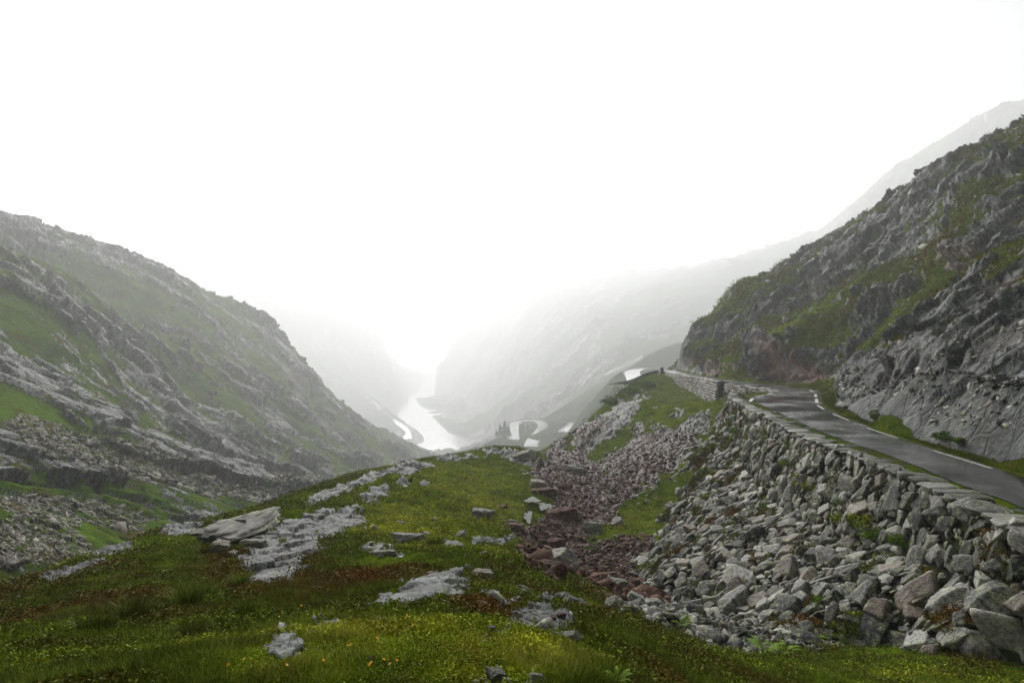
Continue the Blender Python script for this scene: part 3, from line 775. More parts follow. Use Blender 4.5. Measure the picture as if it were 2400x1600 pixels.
add('road_markings', mesh_from('road_markings', mv, np.array(mf), mat=M['paint']), road)

for L, hw in HAIR:
    d = np.gradient(L[:, :2], axis=0); d /= np.linalg.norm(d, axis=1)[:, None]; n = np.stack([-d[:, 1], d[:, 0]], 1)
    rows = []
    for k in np.linspace(-1, 1, 7):
        rows.append(np.column_stack([L[:, :2] + n * hw * k, L[:, 2] + 0.25 * (1 - k * k) * 0.3 + 0.1]))
    G = np.stack(rows, 1).reshape(-1, 3)
    tag(add('valley_road', mesh_from('valley_road', G, grid_faces(len(L), 7), smooth=True, mat=M['asphalt_far'])), kind='structure')
print('roads', time.time() - T00)

# ================================================================== STONES
import bmesh
def ico(sub):
    bm = bmesh.new(); bmesh.ops.create_icosphere(bm, subdivisions=sub, radius=1)
    V = np.array([v.co[:] for v in bm.verts]); F = np.array([[v.index for v in f.verts] for f in bm.faces]); bm.free()
    V /= np.linalg.norm(V, axis=1)[:, None]
    return V, F
ICO = {k: ico(k) for k in (1, 2, 3, 4, 5)}
def rock_shape(sub, seed, planes=6, dims=(1, .75, .55), rough=0.02, cut=(0.72, 1.0)):
    """angular stone: a skewed block with its corners struck off by random planes, then scaled to dims"""
    r_ = np.random.default_rng(seed)
    V, F = ICO[sub]
    b = np.vstack([np.eye(3), -np.eye(3)]) + r_.normal(size=(6, 3)) * 0.24
    n = np.vstack([b, r_.normal(size=(planes, 3))]); n /= np.linalg.norm(n, axis=1)[:, None]
    dd = np.r_[r_.uniform(.62, .86, 6), r_.uniform(*cut, planes)]
    q = V @ n.T
    rad = np.min(np.where(q > 0.02, dd / np.maximum(q, 0.02), 9), axis=1)
    rad = np.minimum(rad, 1.5)
    W_ = V * rad[:, None]
    if rough: W_ = W_ * (1 + rough * fbm(W_ * 3.0 + seed, 3, seed)[:, None])
    return W_ * np.array(dims), F
VAR = {sub: [rock_shape(sub, 900 + k, 4 + k % 4, (1, 0.6 + 0.4 * ((k * 7) % 5) / 5, 0.34 + 0.4 * ((k * 3) % 7) / 7), 0.03 if sub > 1 else 0) for k in range(18)] for sub in (1, 2, 3, 4)}

def rot_mats(normal, ang, tilt=None):
    """local z -> normal, local x turned by ang round it"""
    n = normal / np.linalg.norm(normal, axis=1)[:, None]
    ref = np.where(np.abs(n[:, 2:3]) < 0.95, np.array([[0, 0, 1.0]]), np.array([[1.0, 0, 0]]))
    a = np.cross(ref, n); a /= np.linalg.norm(a, axis=1)[:, None]
    b = np.cross(n, a)
    c, s_ = np.cos(ang)[:, None], np.sin(ang)[:, None]
    X_, Y_ = a * c + b * s_, -a * s_ + b * c
    return np.stack([X_, Y_, n], 2)

def merge_stones(name, pos, rot, size, sub, mat, tint, asp=None):
    """all small stones of one stuff object in one mesh"""
    vs, fs, ts, off = [], [], [], 0
    k = rng.integers(0, 18, len(pos))
    for v in range(18):
        m = np.where(k == v)[0]
        if not len(m): continue
        SV_, SF_ = VAR[sub][v]
        A = SV_[None] * size[m][:, None, None] * (asp[m][:, None, :] if asp is not None else 1)
        W_ = np.einsum('nij,nkj->nki', rot[m], A) + pos[m][:, None]
        vs.append(W_.reshape(-1, 3)); nv = len(SV_)
        fs.append((SF_[None] + (np.arange(len(m)) * nv)[:, None, None] + off).reshape(-1, 3)); off += nv * len(m)
        ts.append(np.repeat(tint[m], nv))
    return mesh_from(name, np.vstack(vs), np.vstack(fs), {'tint': np.concatenate(ts)}, False, mat)

def stone_meshes(prefix, sub, mat, ntint=3):
    out = []
    for k, (SV_, SF_) in enumerate(VAR[sub]):
        for q in range(ntint):
            tv = (k * 0.37 + q * 0.31 + 0.13) % 1.0
            out.append(mesh_from(prefix, SV_, SF_, {'tint': np.full(len(SV_), tv)}, False, mat))
    return out
def place(name, me, pos, rot, size, parent=None, asp=(1, 1, 1)):
    o = bpy.data.objects.new(name, me)
    m = Matrix([[*(rot[i] * np.array(asp) * size), pos[i]] for i in range(3)] + [[0, 0, 0, 1]])
    o.matrix_world = m
    col.objects.link(o)
    if parent: o.parent = parent
    return o

def clutter(n, samp, rad_of, tries=12):
    """dart throwing, large first, so that stones touch rather than swallow one another"""
    cell = {}
    out = []
    for i in range(n):
        r = rad_of(i, n)
        for _ in range(tries):
            p = samp()
            key = tuple(int(math.floor(c / 1.0)) for c in p[0])
            ok = True
            R_ = 2 if r > 0.45 else 1
            for dx in range(-R_, R_ + 1):
                for dy in range(-R_, R_ + 1):
                    for q, rq in cell.get((key[0] + dx, key[1] + dy), ()):
                        if (q[0] - p[0][0]) ** 2 + (q[1] - p[0][1]) ** 2 < (0.78 * (r + rq)) ** 2: ok = False; break
                    if not ok: break
                if not ok: break
            if ok:
                cell.setdefault((key[0], key[1]), []).append((p[0], r)); out.append((p, r)); break
    return out

# ---- the retaining wall: core, masonry face, coping
WY = np.r_[np.linspace(6.2, 70, 260)]
wt = np.linspace(-0.03, 1.0, 26)
cx, cz, fx, fz = wall_lines(WY)
Xw = fx[:, None] + (cx - fx)[:, None] * wt
Zw = wall_height(wt[None], cz[:, None], fz[:, None]) - 0.16
Yw = np.repeat(WY[:, None], len(wt), 1)
ctop = np.stack([cx + 1.25, WY, cz - 0.18], 1)
Vw = np.concatenate([np.stack([Xw, Yw, Zw], 2), np.stack([cx + 0.05, WY, cz - 0.10], 1)[:, None], ctop[:, None], np.stack([cx + 1.3, WY, cz - 1.0], 1)[:, None]], 1).reshape(-1, 3)
Vw[:, :] += 0.05 * np.stack([fbm(Vw / 0.5, 2, 81), fbm(Vw / 0.5, 2, 82), fbm(Vw / 0.5, 2, 83)], 1)
t = NT('wall_core_material')
M['core'] = t.bsdf(t.mix(t.ramp(t.noise(t.mp(), 1.2, 5), [(0.45, 0.0), (0.60, 1.0)]), (0.022, 0.02, 0.016), (0.03, 0.042, 0.012)), 0.9, 0.1, t.noise(t.mp(), 7, 5, 0.7), 1.0, 0.08)
wall = bpy.data.objects.new('retaining_wall', None); col.objects.link(wall)
tag(wall, 'long dry stone retaining wall of grey boulders with flat coping, carrying the wet road', 'wall')
add('wall_core', mesh_from('wall_core', Vw, grid_faces(len(WY), len(wt) + 3), smooth=True, mat=M['core']), wall)

def wall_point(y, t_):
    """point and outward normal on the face"""
    y = np.atleast_1d(np.asarray(y, float)); t_ = np.atleast_1d(np.asarray(t_, float))
    def f(yy, q):
        cx, cz, fx, fz = wall_lines(yy)
        return np.stack([fx + (cx - fx) * q, yy, wall_height(q, cz, fz)], 1)
    p = f(y, t_); a = f(y + .05, t_) - p; b = f(y, np.minimum(t_ + .01, 1)) - f(y, np.minimum(t_ + .01, 1) - .01)
    n = np.cross(b, a); n /= np.linalg.norm(n, axis=1)[:, None]
    n *= np.where(n[:, 0:1] > 0, -1, 1)
    return p, n

# unrolled coordinates: s along the wall, q down the face in metres
yy_ = np.linspace(6.2, 72, 400); pc = np.stack([np.interp(yy_, CREST[:, 1], CREST[:, 0]), yy_], 1)
SS = np.r_[0, np.cumsum(np.linalg.norm(np.diff(pc, axis=0), axis=1))]
cx_, cz_, fx_, fz_ = wall_lines(yy_)
tq = np.linspace(0, 1, 60)
prof = np.stack([(cx_ - fx_)[:, None] * tq, wall_height(tq[None], cz_[:, None], fz_[:, None])], 2)
PL = np.concatenate([np.zeros((400, 1)), np.cumsum(np.linalg.norm(np.diff(prof, axis=1), axis=2), 1)], 1)
LEN = PL[:, -1]
def sampw():
    s_ = random.random() * SS[-1]; y_ = float(np.interp(s_, SS, yy_)); L_ = float(np.interp(y_, yy_, LEN)); q_ = random.random() * (L_ - 0.15)
    return ((s_, q_), y_, L_)
def rad_w(i, n):
    f = i / n
    return (0.46 if f < 0.012 else 0.35 if f < 0.06 else 0.26 if f < 0.2 else 0.19 if f < 0.45 else 0.13 if f < .75 else 0.085) * random.uniform(0.8, 1.2)
st = clutter(12500, sampw, rad_w)
ys_ = np.array([p[1] for p, r in st]); q_ = np.array([p[0][1] for p, r in st]); rr = np.array([r for p, r in st])
t_ = np.array([np.interp(q, PL[min(399, int((y - 6.2) / (65.8) * 399))], tq) for q, y in zip(q_, ys_)])
pos, nrm = wall_point(ys_, t_)
bury = 0.10 * rr
pos = pos - nrm * bury[:, None] + nrm * 0.02
up_v = np.array([0, 0, 1.0])
nn = nrm + rng.normal(size=nrm.shape) * 0.2
# long side leans up the slope to the right
ang = rng.normal(size=len(pos)) * 0.55 + 1.0
rot = rot_mats(nn, ang)
asp = np.stack([rng.uniform(0.95, 1.5, len(pos)), rng.uniform(0.9, 1.5, len(pos)), rng.uniform(0.8, 1.5, len(pos))], 1)
tint = rng.uniform(0, 1, len(pos))
px = rr / pos[:, 1]
upper = t_ > 0.82
seen = np.abs(pos[:, 0] / pos[:, 1]) < 0.87
me_stone = stone_meshes('facing_stone', 4, M['stone'])
me_boul = stone_meshes('boulder', 4, M['stone'])
big_up = [i for i in np.argsort(-px) if upper[i] and seen[i]][:100]
for i in big_up: place('facing_stone', me_stone[rng.integers(len(me_stone))], pos[i], rot[i], rr[i], wall, asp[i])
big_lo = [i for i in np.argsort(-px) if not upper[i] and seen[i]][:290]
for i in big_lo:
    o = place('boulder', me_boul[rng.integers(len(me_boul))], pos[i], rot[i], rr[i] * 1.05, None, asp[i])
    tv_ = o.data.attributes['tint'].data[0].value
    zone_ = 'near' if pos[i][1] < 19 else 'middle' if pos[i][1] < 28 else 'far'
    look_ = 'pale' if tv_ > .66 else 'mid grey' if tv_ > .33 else 'dark'
    tag(o, f'{look_} angular boulder banked against the {zone_} part of the slope below the retaining wall', 'boulder', f'{look_} boulders banked below the {zone_} part of the wall')
rest = np.ones(len(pos), bool); rest[big_up] = False; rest[big_lo] = False
for sel, nm, par in ((rest & upper, 'small_facing_stones', wall), (rest & ~upper, 'rubble', None)):
    nearm = pos[:, 1] < 34
    o = add(nm, merge_stones(nm, pos[sel], rot[sel], rr[sel], 3, M['stone'], tint[sel], asp[sel]), par)
    tag(o, kind='stuff')
# coping slabs
s_ = 0.0; cop = []
while s_ < SS[-1] - 0.5:
    y0 = float(np.interp(s_, SS, yy_))
    wdt = random.uniform(0.5, 1.15) if y0 < 22 else random.uniform(0.38, 0.8)
    s_ += wdt; cop.append((s_ - wdt / 2, wdt))
M['coping'] = stone_mat('coping_material', 1.8, (0.02, 0.022, 0.02), (0.085, 0.088, 0.08), (0.26, 0.26, 0.235), 0.9, 0.5)
me_cop = []
for k in range(14):
    SV_, SF_ = rock_shape(3, 1500 + k, 8, (1, 1, 1), 0.05, (0.78, 1.0))
    SV_ = np.sign(SV_) * np.abs(SV_) ** 0.62
    me_cop.append(mesh_from('coping_stone', SV_ * 0.5 / np.abs(SV_).max(0), SF_, {'tint': np.full(len(SV_), (k * 0.29) % 1)}, False, M['coping']))
rest_p, rest_r, rest_s = [], [], []
for k, (sc_i, wdt) in enumerate(cop):
    y = float(np.interp(sc_i, SS, yy_)); x = float(np.interp(y, CREST[:, 1], CREST[:, 0]))
    x2, y2 = float(np.interp(y + .2, CREST[:, 1], CREST[:, 0])), y + .2
    d = np.array([x2 - x, y2 - y, -SL * .2]); d /= np.linalg.norm(d)
    side = np.array([d[1], -d[0], 0]); side /= np.linalg.norm(side)
    a = random.gauss(0, 0.12)
    d_, s_d = d * math.cos(a) + side * math.sin(a), side * math.cos(a) - d * math.sin(a)
    dep = random.uniform(0.7, 1.1) * (1.15 if y < 22 else 1)
    th = random.uniform(0.14, 0.34)
    up_ = np.cross(s_d, d_); up_ = up_ + side * random.gauss(0, 0.05) + d * random.gauss(0, 0.08); up_ /= np.linalg.norm(up_)
    rm = np.stack([s_d, d_, up_ * np.sign(up_[2])], 1)
    ps = np.array([x, y, float(road_z(x, y)) + 0.36]) + side * (dep * 0.5 - 0.22 + random.gauss(0, 0.06))
    if k < 100 or y < 60: place('coping_stone', me_cop[rng.integers(14)], ps, rm, 1.0, wall, (dep * 1.08, wdt * 1.12, th))
print('wall', time.time() - T00, len(st), len(cop))

# ---- masonry walls further up the road
M['block'] = stone_mat('masonry_material', 2.2, (0.06, 0.06, 0.057), (0.24, 0.235, 0.22), (0.50, 0.48, 0.45), 0.4, 0.6)
me_blk = []
for k in range(12):
    SV_, SF_ = rock_shape(2, 1700 + k, 7, (1, 1, 1), 0.06, (0.8, 1.0)); SV_ = np.sign(SV_) * np.abs(SV_) ** 0.55
    me_blk.append(mesh_from('stone_block', SV_ * 0.5 / np.abs(SV_).max(0), SF_, {'tint': np.full(len(SV_), (k * 0.37) % 1)}, False, M['block']))
def masonry(name, label, line, top_fn, bot_fn, thick, bl, bh, batter=0.15, limit=100):
    """coursed dry stone wall along a plan line (walk so that the seen face is on the left)"""
    root = bpy.data.objects.new(name, None); col.objects.link(root); tag(root, label, 'wall')
    line = smooth_line(line, 200); L = np.r_[0, np.cumsum(np.linalg.norm(np.diff(line, axis=0), axis=1))]
    def at(s): 
        x, y = np.interp(s, L, line[:, 0]), np.interp(s, L, line[:, 1])
        x2, y2 = np.interp(s + .3, L, line[:, 0]), np.interp(s + .3, L, line[:, 1]); x1, y1 = np.interp(s - .3, L, line[:, 0]), np.interp(s - .3, L, line[:, 1])
        d = np.array([x2 - x1, y2 - y1]); d /= np.linalg.norm(d); return x, y, d
    cv, cf = [], []
    for k, s in enumerate(np.linspace(0, L[-1], 60)):
        x, y, d = at(s); n = np.array([-d[1], d[0]]); T_, B_ = top_fn(s / L[-1], x, y), bot_fn(s / L[-1], x, y)
        for off, z in ((batter * (T_ - B_) - 0.1, B_ - .3), (-0.1, T_ - .12), (-thick + .1, T_ - .12), (-thick + .1, B_ - .3)):
            cv.append((x + n[0] * off, y + n[1] * off, z))
        if k: 
            a = (k - 1) * 4; cf += [(a + j, a + j + 1, a + j + 5, a + j + 4) for j in range(3)]
    add('wall_core', mesh_from('wall_core', cv, np.array(cf), mat=M['core']), root)
    items = []
    r = 0
    while True:
        s = random.uniform(0, bl * .5); hi = bh * random.uniform(.85, 1.2); any_ = False
        while s < L[-1]:
            w_ = bl * random.uniform(.55, 1.6); x, y, d = at(s + w_ / 2); T_, B_ = top_fn((s + w_ / 2) / L[-1], x, y), bot_fn((s + w_ / 2) / L[-1], x, y)
            z = T_ - (r + .5) * bh
            if z > B_ - bh * .5:
                any_ = True; n = np.array([-d[1], d[0]]); off = batter * (T_ - z) - .18
                items.append((np.array([x + n[0] * off, y + n[1] * off, z + random.gauss(0, .03)]), d, n, (w_ * 1.0, .55, bh * random.uniform(.85, 1.12))))
                if r == 0: items.append((np.array([x - n[0] * thick * .55, y - n[1] * thick * .55, z + random.gauss(0, .05)]), d, n, (w_ * .95, thick * .8, bh * random.uniform(.8, 1.3))))
            s += w_
        r += 1
        if not any_ or r > 30: break
    restv = []
    for k, (p, d, n, sz) in enumerate(items):
        a = random.gauss(0, .05); rm = np.stack([np.array([d[0], d[1], a]), np.array([n[0], n[1], 0]), np.array([-a * d[0], -a * d[1], 1])], 1)
        if k < limit: place('stone_block', me_blk[rng.integers(12)], p, rm, 1.0, root, sz)
        else: restv.append((p, rm, sz))
    if restv:
        vs, fs, ts, off = [], [], [], 0
        for p, rm, sz in restv:
            me_ = me_blk[rng.integers(12)]
            key = me_.name
            if key not in BLK:
                co = np.empty(len(me_.vertices) * 3, np.float32); me_.vertices.foreach_get('co', co)
                BLK[key] = (co.reshape(-1, 3), np.array([f.vertices[:] for f in me_.polygons]))
            bv, bf = BLK[key]
            vs.append((bv * np.array(sz)) @ rm.T + p); fs.append(bf + off); off += len(bv); ts.append(np.full(len(bv), random.random()))
        tag(add('small_blocks', mesh_from('small_blocks', np.vstack(vs), np.vstack(fs), {'tint': np.concatenate(ts)}, False, M['block']), root), kind='stuff')
    return root
BLK = {}
ln = [on_plane(*p) for p in [(1683, 893), (1660, 888), (1625, 882), (1593, 877.5), (1560, 871)]]
masonry('parapet_wall', 'pale coursed stone retaining wall under the far stretch of road, before the brow', ln,
        lambda f, x, y: float(road_z(x, y)) + .03, lambda f, x, y: float(road_z(x, y)) + .03 - (3.0 * (1 - f) + 2.2), .8, .85, .5, .12)
ln = [on_plane(*p) for p in [(1812, 917), (1797, 911), (1770, 907), (1735, 903), (1700, 898)]]
masonry('low_wall', 'low rough stone parapet curving round the far end of the passing place', ln,
        lambda f, x, y: float(road_z(x, y)) + .02 + .12 * math.sin(f * 23), lambda f, x, y: float(road_z(x, y)) - (.3 + 1.2 * f), 1.0, .8, .36, .1)
ln = [on_plane(*p) for p in [(1548, 869), (1542, 864), (1546, 862)]]
masonry('brow_wall', 'short stone parapet at the brow where the road drops out of sight', ln,
        lambda f, x, y: float(road_z(x, y)) + 1.1, lambda f, x, y: float(road_z(x, y)) - 1.2, .9, .9, .4, .1)
# parapets of the hairpins below
M['curb'] = stone_mat('hairpin_wall_material', 0.6, (0.05, 0.05, 0.048), (0.13, 0.13, 0.12), (0.28, 0.27, 0.25), 0.3, 0.8)
for (L, hw), sgn, lab in ((HAIR[0], -1, 'stone edging wall round the lowest hairpin bend above the lake'), (HAIR[1], 1, 'stone edging wall beside the short strip of road right of the lowest hairpin'), (HAIR[2], 1, 'stone edging wall beside the road strip halfway up the spur'), (HAIR[3], 1, 'stone edging wall on the highest hairpin bend, next to the brow')):
    if L is HAIR[3][0]: L = L[30:]
    d = np.gradient(L[:, :2], axis=0); d /= np.linalg.norm(d, axis=1)[:, None]; n = np.stack([-d[:, 1], d[:, 0]], 1)
    c = L[:, :2].mean(0)
    if ((L[:, :2] + n * hw - c) ** 2).sum() < ((L[:, :2] - n * hw - c) ** 2).sum(): n = -n
    rows = []
    hv = 0.7 + 0.2 * rng.normal(size=len(L)).clip(-1, 1)
    for off, z in ((hw, -1.5), (hw, 1), (hw + .9, 1), (hw + 1.4, -1.8)):
        rows.append(np.column_stack([L[:, :2] + n * off, L[:, 2] + (hv if z == 1 else z)]))
    G = np.stack(rows, 1).reshape(-1, 3)
    tag(add('edging_wall', mesh_from('edging_wall', G, grid_faces(len(L), 4), {'tint': np.repeat(rng.uniform(0, 1, len(L)), 4)}, False, M['curb'])), lab, 'wall')
print('masonry', time.time() - T00)

# ================================================================== SCREE, LOOSE ROCKS, BOULDERS
def ground_hit(u, v, d0=1.5, d1=150):
    """point of the foreground ground seen at a photo pixel"""
    D = np.exp(np.linspace(math.log(d0), math.log(d1), 900))
    x = (u - CU) / FPX * D; zr_ = (CV - v) / FPX * D
    z = terrain1(x, D)
    k = np.argmax(z >= zr_)
    return np.array([x[k], D[k], z[k]])
def tnormals(G):
    n = grid_normals(np.stack([G['x'], G['y'], G['z']], 1), G['nr'], G['nc']); return n * np.sign(n[:, 2:3] + 1e-9)
NG = tnormals(G1)
inframe = (np.abs(G1['u'] - 1200) < 1350) & (G1['v'] < 1720) & G1['vis']
cxg, _, fxg, _ = wall_lines(G1['y'])
offwall = (G1['x'] < fxg + 0.3) | (G1['y'] > 72)
def pick(mask, n, wgt=None):
    i = np.where(mask)[0]
    p = None
    if wgt is not None: p = wgt[i] / wgt[i].sum()
    return rng.choice(i, min(n, len(i)), replace=False, p=p)
def stones_at(idx, r, sink=0.1, flat=0.35):
    p = np.stack([G1['x'][idx], G1['y'][idx], G1['z'][idx]], 1)
    p[:, :2] += rng.normal(size=(len(p), 2)) * 0.15 * p[:, 1:2] / 40
    n = NG[idx] + rng.normal(size=(len(idx), 3)) * flat
    return p - NG[idx] * (sink * r)[:, None], rot_mats(n, rng.uniform(0, 6.28, len(idx)))
idx = pick(inframe & offwall & (G1['sc'] > 0.45) & (G1['wet'] < .2), 30000)
r = np.exp(rng.normal(size=len(idx)) * 0.52) * 0.09
r *= np.where(G1['y'][idx] < 30, 0.95, 1.1)
p, ro_ = stones_at(idx, r)
red = (G1['u'][idx] < 1640) & (G1['v'][idx] < 1420) & (G1['v'][idx] > 1000)
order = np.argsort(-(r / p[:, 1]))
ind = order[:300]
me_sc = stone_meshes('scree_rock', 2, M['scree']); me_sg = stone_meshes('scree_rock', 2, M['stone'])
asp = np.stack([rng.uniform(.9, 1.5, len(idx)), rng.uniform(.7, 1.1, len(idx)), rng.uniform(.5, 1.1, len(idx))], 1)
for i in ind:
    isred = red[i]
    o = place('scree_rock', (me_sc if isred else me_sg)[rng.integers(54)], p[i], ro_[i], r[i] * 1.15, None, asp[i])
    if isred: tag(o, 'reddish brown angular rock lying in the scree gully between meadow and wall', 'rock', 'reddish rocks of the scree gully')
    else: tag(o, 'grey angular rock in the rubble along the foot of the retaining wall', 'rock', 'grey rocks along the foot of the wall')
m = np.ones(len(idx), bool); m[ind] = False
tn = rng.uniform(0, 1, len(idx))
tag(add('scree', merge_stones('scree', p[m & red], ro_[m & red], r[m & red], 2, M['scree'], tn[m & red], asp[m & red])), kind='stuff')
tag(add('gravel', merge_stones('gravel', p[m & ~red], ro_[m & ~red], r[m & ~red], 2, M['stone'], tn[m & ~red], asp[m & ~red])), kind='stuff')

# pale stones scattered over the grass of knoll and spur, and bits lying about the outcrops
sp = fbm(np.stack([G1['u'] / 60, G1['v'] / 35, G1['u'] * 0], 1), 3, 700)
spur = (G1['v'] < 1180) & (G1['u'] > 1230)
near_rk = inframe & offwall & (G1['rk'] > 0.02) & (G1['rk'] < 0.8)
m = inframe & offwall & (G1['sc'] < 0.3) & ((sp > 0.35) & spur)
idx = np.r_[pick(m, 900), pick(near_rk, 700), pick(inframe & offwall & (G1['sc'] < .2) & (sp > .5) & (G1['v'] < 1500), 130), pick(inframe & offwall & (G1['sc'] > .02) & (G1['sc'] < .5), 900)]
r = np.exp(rng.normal(size=len(idx)) * 0.45) * np.where(G1['y'][idx] > 50, 0.26, 0.009 * np.maximum(G1['y'][idx], 4) ** .75)
p, ro_ = stones_at(idx, r, 0.25, 0.25)
tag(add('loose_rocks', merge_stones('loose_rocks', p, ro_, r, 2, M['boulder'], rng.uniform(.3, 1, len(idx)), np.stack([rng.uniform(.9, 1.8, len(idx)), rng.uniform(.7, 1.1, len(idx)), rng.uniform(.5, .9, len(idx))], 1))), kind='stuff')

# loose blocks on the right hillside and talus at the foot of the left mountain
def scatter_on(V, N, mask, n, rfn, name, mat, sub=1, sink=.2):
    i = np.where(mask)[0]; i = rng.choice(i, min(n, len(i)), replace=False)
    p = V[i]; r = rfn(p, len(i)); nn_ = N[i] + rng.normal(size=(len(i), 3)) * .4
    tag(add(name, merge_stones(name, p - N[i] * (sink * r)[:, None], rot_mats(nn_, rng.uniform(0, 6.28, len(i))), r, sub, mat, rng.uniform(0, 1, len(i)),
        np.stack([rng.uniform(.9, 1.7, len(i)), rng.uniform(.7, 1.1, len(i)), rng.uniform(.5, 1, len(i))], 1))), kind='stuff')
V2, N2_ = G2['V'], grid_normals(G2['V'], G2['nr'], G2['nc']); N2_ *= np.sign(N2_[:, 2:3] + 1e-9)
clus = fbm(V2 / 7, 3, 720)
m2 = (G2['up'] > 1.2) & (np.abs(G2['uu'] - 1900) < 720) & (V2[:, 1] > 20)
scatter_on(V2, N2_, m2 & (clus > .15) & (N2_[:, 2] > .35), 4200, lambda p, n: np.exp(rng.normal(size=n) * .5) * .30 * np.clip(p[:, 1] / 90, .35, 1.5), 'hillside_rubble', M['boulder'])
scatter_on(V2, N2_, m2 & (G2['up'] < 3.0) & (V2[:, 1] < 120), 900, lambda p, n: np.exp(rng.normal(size=n) * .4) * .16, 'verge_rubble', M['stone'])
mo = bpy.data.objects['mountain'].data
LV = np.empty(len(mo.vertices) * 3, np.float32); mo.vertices.foreach_get('co', LV); LV = LV.reshape(-1, 3)
LN = grid_normals(LV, NQ(900), NQ(900)); LN *= np.sign(LN[:, 2:3] + 1e-9)
lu, lv = uv_of(LV[:, 0], LV[:, 1], LV[:, 2])
tal = area(lu, lv, [(80, 1260, 160, 80, 10, .7), (250, 1200, 160, 50, 15, .6), (330, 1080, 200, 45, 12, 1), (600, 1150, 110, 28, 5, 1), (120, 1030, 130, 40, 20, .9), (700, 1120, 60, 20, 0, .8), (100, 1200, 140, 60, 0, .6), (520, 1215, 70, 14, 0, .8), (450, 1120, 120, 30, 30, .6)], .5)
scatter_on(LV, LN, (tal > .1) & (tal + .35 * fbm(LV / 12, 3, 730) > .55) & (LV[:, 1] > 28) & (LV[:, 1] < 400), 12000, lambda p, n: np.exp(rng.normal(size=n) * .45) * .40 * np.clip(p[:, 1] / 110, .35, 1.6), 'talus', M['talus'])

# boulders that stand alone: (u, v of the foot, width px, aspect, flatness, pink?, label)
B = [
    (1259, 1142, 42, .7, .55, 0, 'grey rounded boulder on the grass just above the two small pools'),
    (1303, 1325, 66, .75, .6, 0, 'broad flat-topped grey green boulder standing in the scree below the pools'),
    (957, 1272, 64, .5, .5, 0, 'pale block with a flat top on the meadow, left of the round grass tussock'),
    (1070, 1284, 34, .5, .35, 0, 'low pale stone on the meadow, right of the round grass tussock'),
    (1319, 1215, 60, .6, .6, 1, 'large pinkish boulder right of the lower pool'),
    (1397, 1246, 34, .6, .9, 0, 'upright pale grey boulder in the middle of the scree'),
    (1297, 1284, 44, .7, .7, 1, 'pink boulder directly behind the broad flat-topped one'),
    (1447, 1230, 30, .7, .6, 0, 'pale angular rock high in the scree below the small green patch'),
    (1275, 1160, 46, .6, .5, 1, 'dark reddish flat boulder at the upper edge of the pools'),
    (1448, 1376, 44, .8, .6, 0, 'lichen covered rock at the bottom edge of the scree by the trickle'),
    (1490, 1420, 52, .7, .75, 0, 'pale whitish boulder where meadow and scree meet'),
    (1528, 1432, 48, .8, .65, 0, 'dull grey boulder next to the pale whitish one at the scree edge'),
    (1131, 1352, 52, .45, .4, 0, 'white wedge-shaped boulder lying flat above the central outcrops'),
    (1432, 1426, 38, .6, .7, 0, 'small pale knobbly boulder alone on the grass left of the scree edge'),
    (1138, 1209, 34, .7, .6, 0, 'pair-forming grey rock half sunk in the yellow meadow'),
    (1120, 1204, 30, .7, .5, 0, 'lichened rock beside the half sunk grey one in the yellow meadow'),
    (1133, 1422, 20, .8, .8, 0, 'little white block between the central outcrops'),
    (1154, 1480, 18, .8, .7, 0, 'tiny yellow lichened stone below the central outcrops'),
    (1274, 1478, 28, .9, .8, 0, 'small dark stone under the lower outcrop'),
    (1334, 1496, 40, .5, .4, 0, 'pale yellow lichened flat stone low on the meadow'),
    (871, 1546, 17, .8, .7, 1, 'small lone pinkish stone in the grass at the bottom'),
    (1163, 1594, 44, .8, .8, 0, 'grey rock half hidden at the bottom of the meadow, left of a yellow green lichened one'),
    (1256, 1598, 44, .6, .6, 0, 'yellow green lichened rock low in the meadow, right of the half hidden grey one'),
    (1293, 1450, 22, .7, .5, 1, 'reddish flat stone lying on the lower outcrop'),
    (1316, 1448, 18, .7, .6, 1, 'small red stone on the right end of the lower outcrop'),
    (1228, 1078, 40, .6, .55, 0, 'grey boulder near the top of the grassy knoll'),
    (1345, 1106, 56, .25, .35, 0, 'long pale slab lying aslant at the top of the scree'),
    (1205, 1237, 34, .7, .5, 1, 'dark brown rock at the lower end of the gully pools'),
    (1095, 1330, 14, .7, .6, 0, 'small grey stone above the white wedge-shaped boulder'),
    (905, 1300, 50, .4, .3, 0, 'low whitish ledge stone left of the meadow centre'),
    (1000, 1255, 18, .8, .6, 0, 'small pale stone right behind the flat-topped block'),
    (1080, 1258, 24, .7, .6, 0, 'small grey stone in the yellow grass above the tussock'),
    (940, 1228, 16, .7, .5, 0, 'tiny stone in the green shrubs of the knoll side'),
    (1020, 1222, 18, .7, .6, 1, 'little brown stone among the dwarf shrubs'),
    (1175, 1195, 26, .8, .5, 1, 'dark mossy rock left of the lower pool'),
    (1215, 1285, 26, .8, .5, 1, 'brownish rock at the left rim of the scree'),
    (1620, 1440, 66, .6, .6, 0, 'dark slate coloured slab on the rubble at the foot of the wall'),
    (1660, 1478, 60, .5, .7, 0, 'dark grey wedge rock leaning in the rubble heap'),
    (1855, 1482, 44, .8, .7, 1, 'rust red block in the rubble at the foot of the wall'),
    (1735, 1500, 56, .7, .7, 0, 'sharp bluish grey rock at the lower rim of the rubble'),
    (1890, 1512, 74, .8, .6, 0, 'rounded dark boulder partly hidden by ferns at the foot of the wall'),
]
me_big = [mesh_from('boulder', *rock_shape(5, 2000 + k, 5 + k % 3, (1, 1, 1), 0.09, (.74, 1.0)), {'tint': np.full(2562, v)}, False, M['boulder']) for k, v in enumerate([.95, .8, .6, .45, .9, .7])]
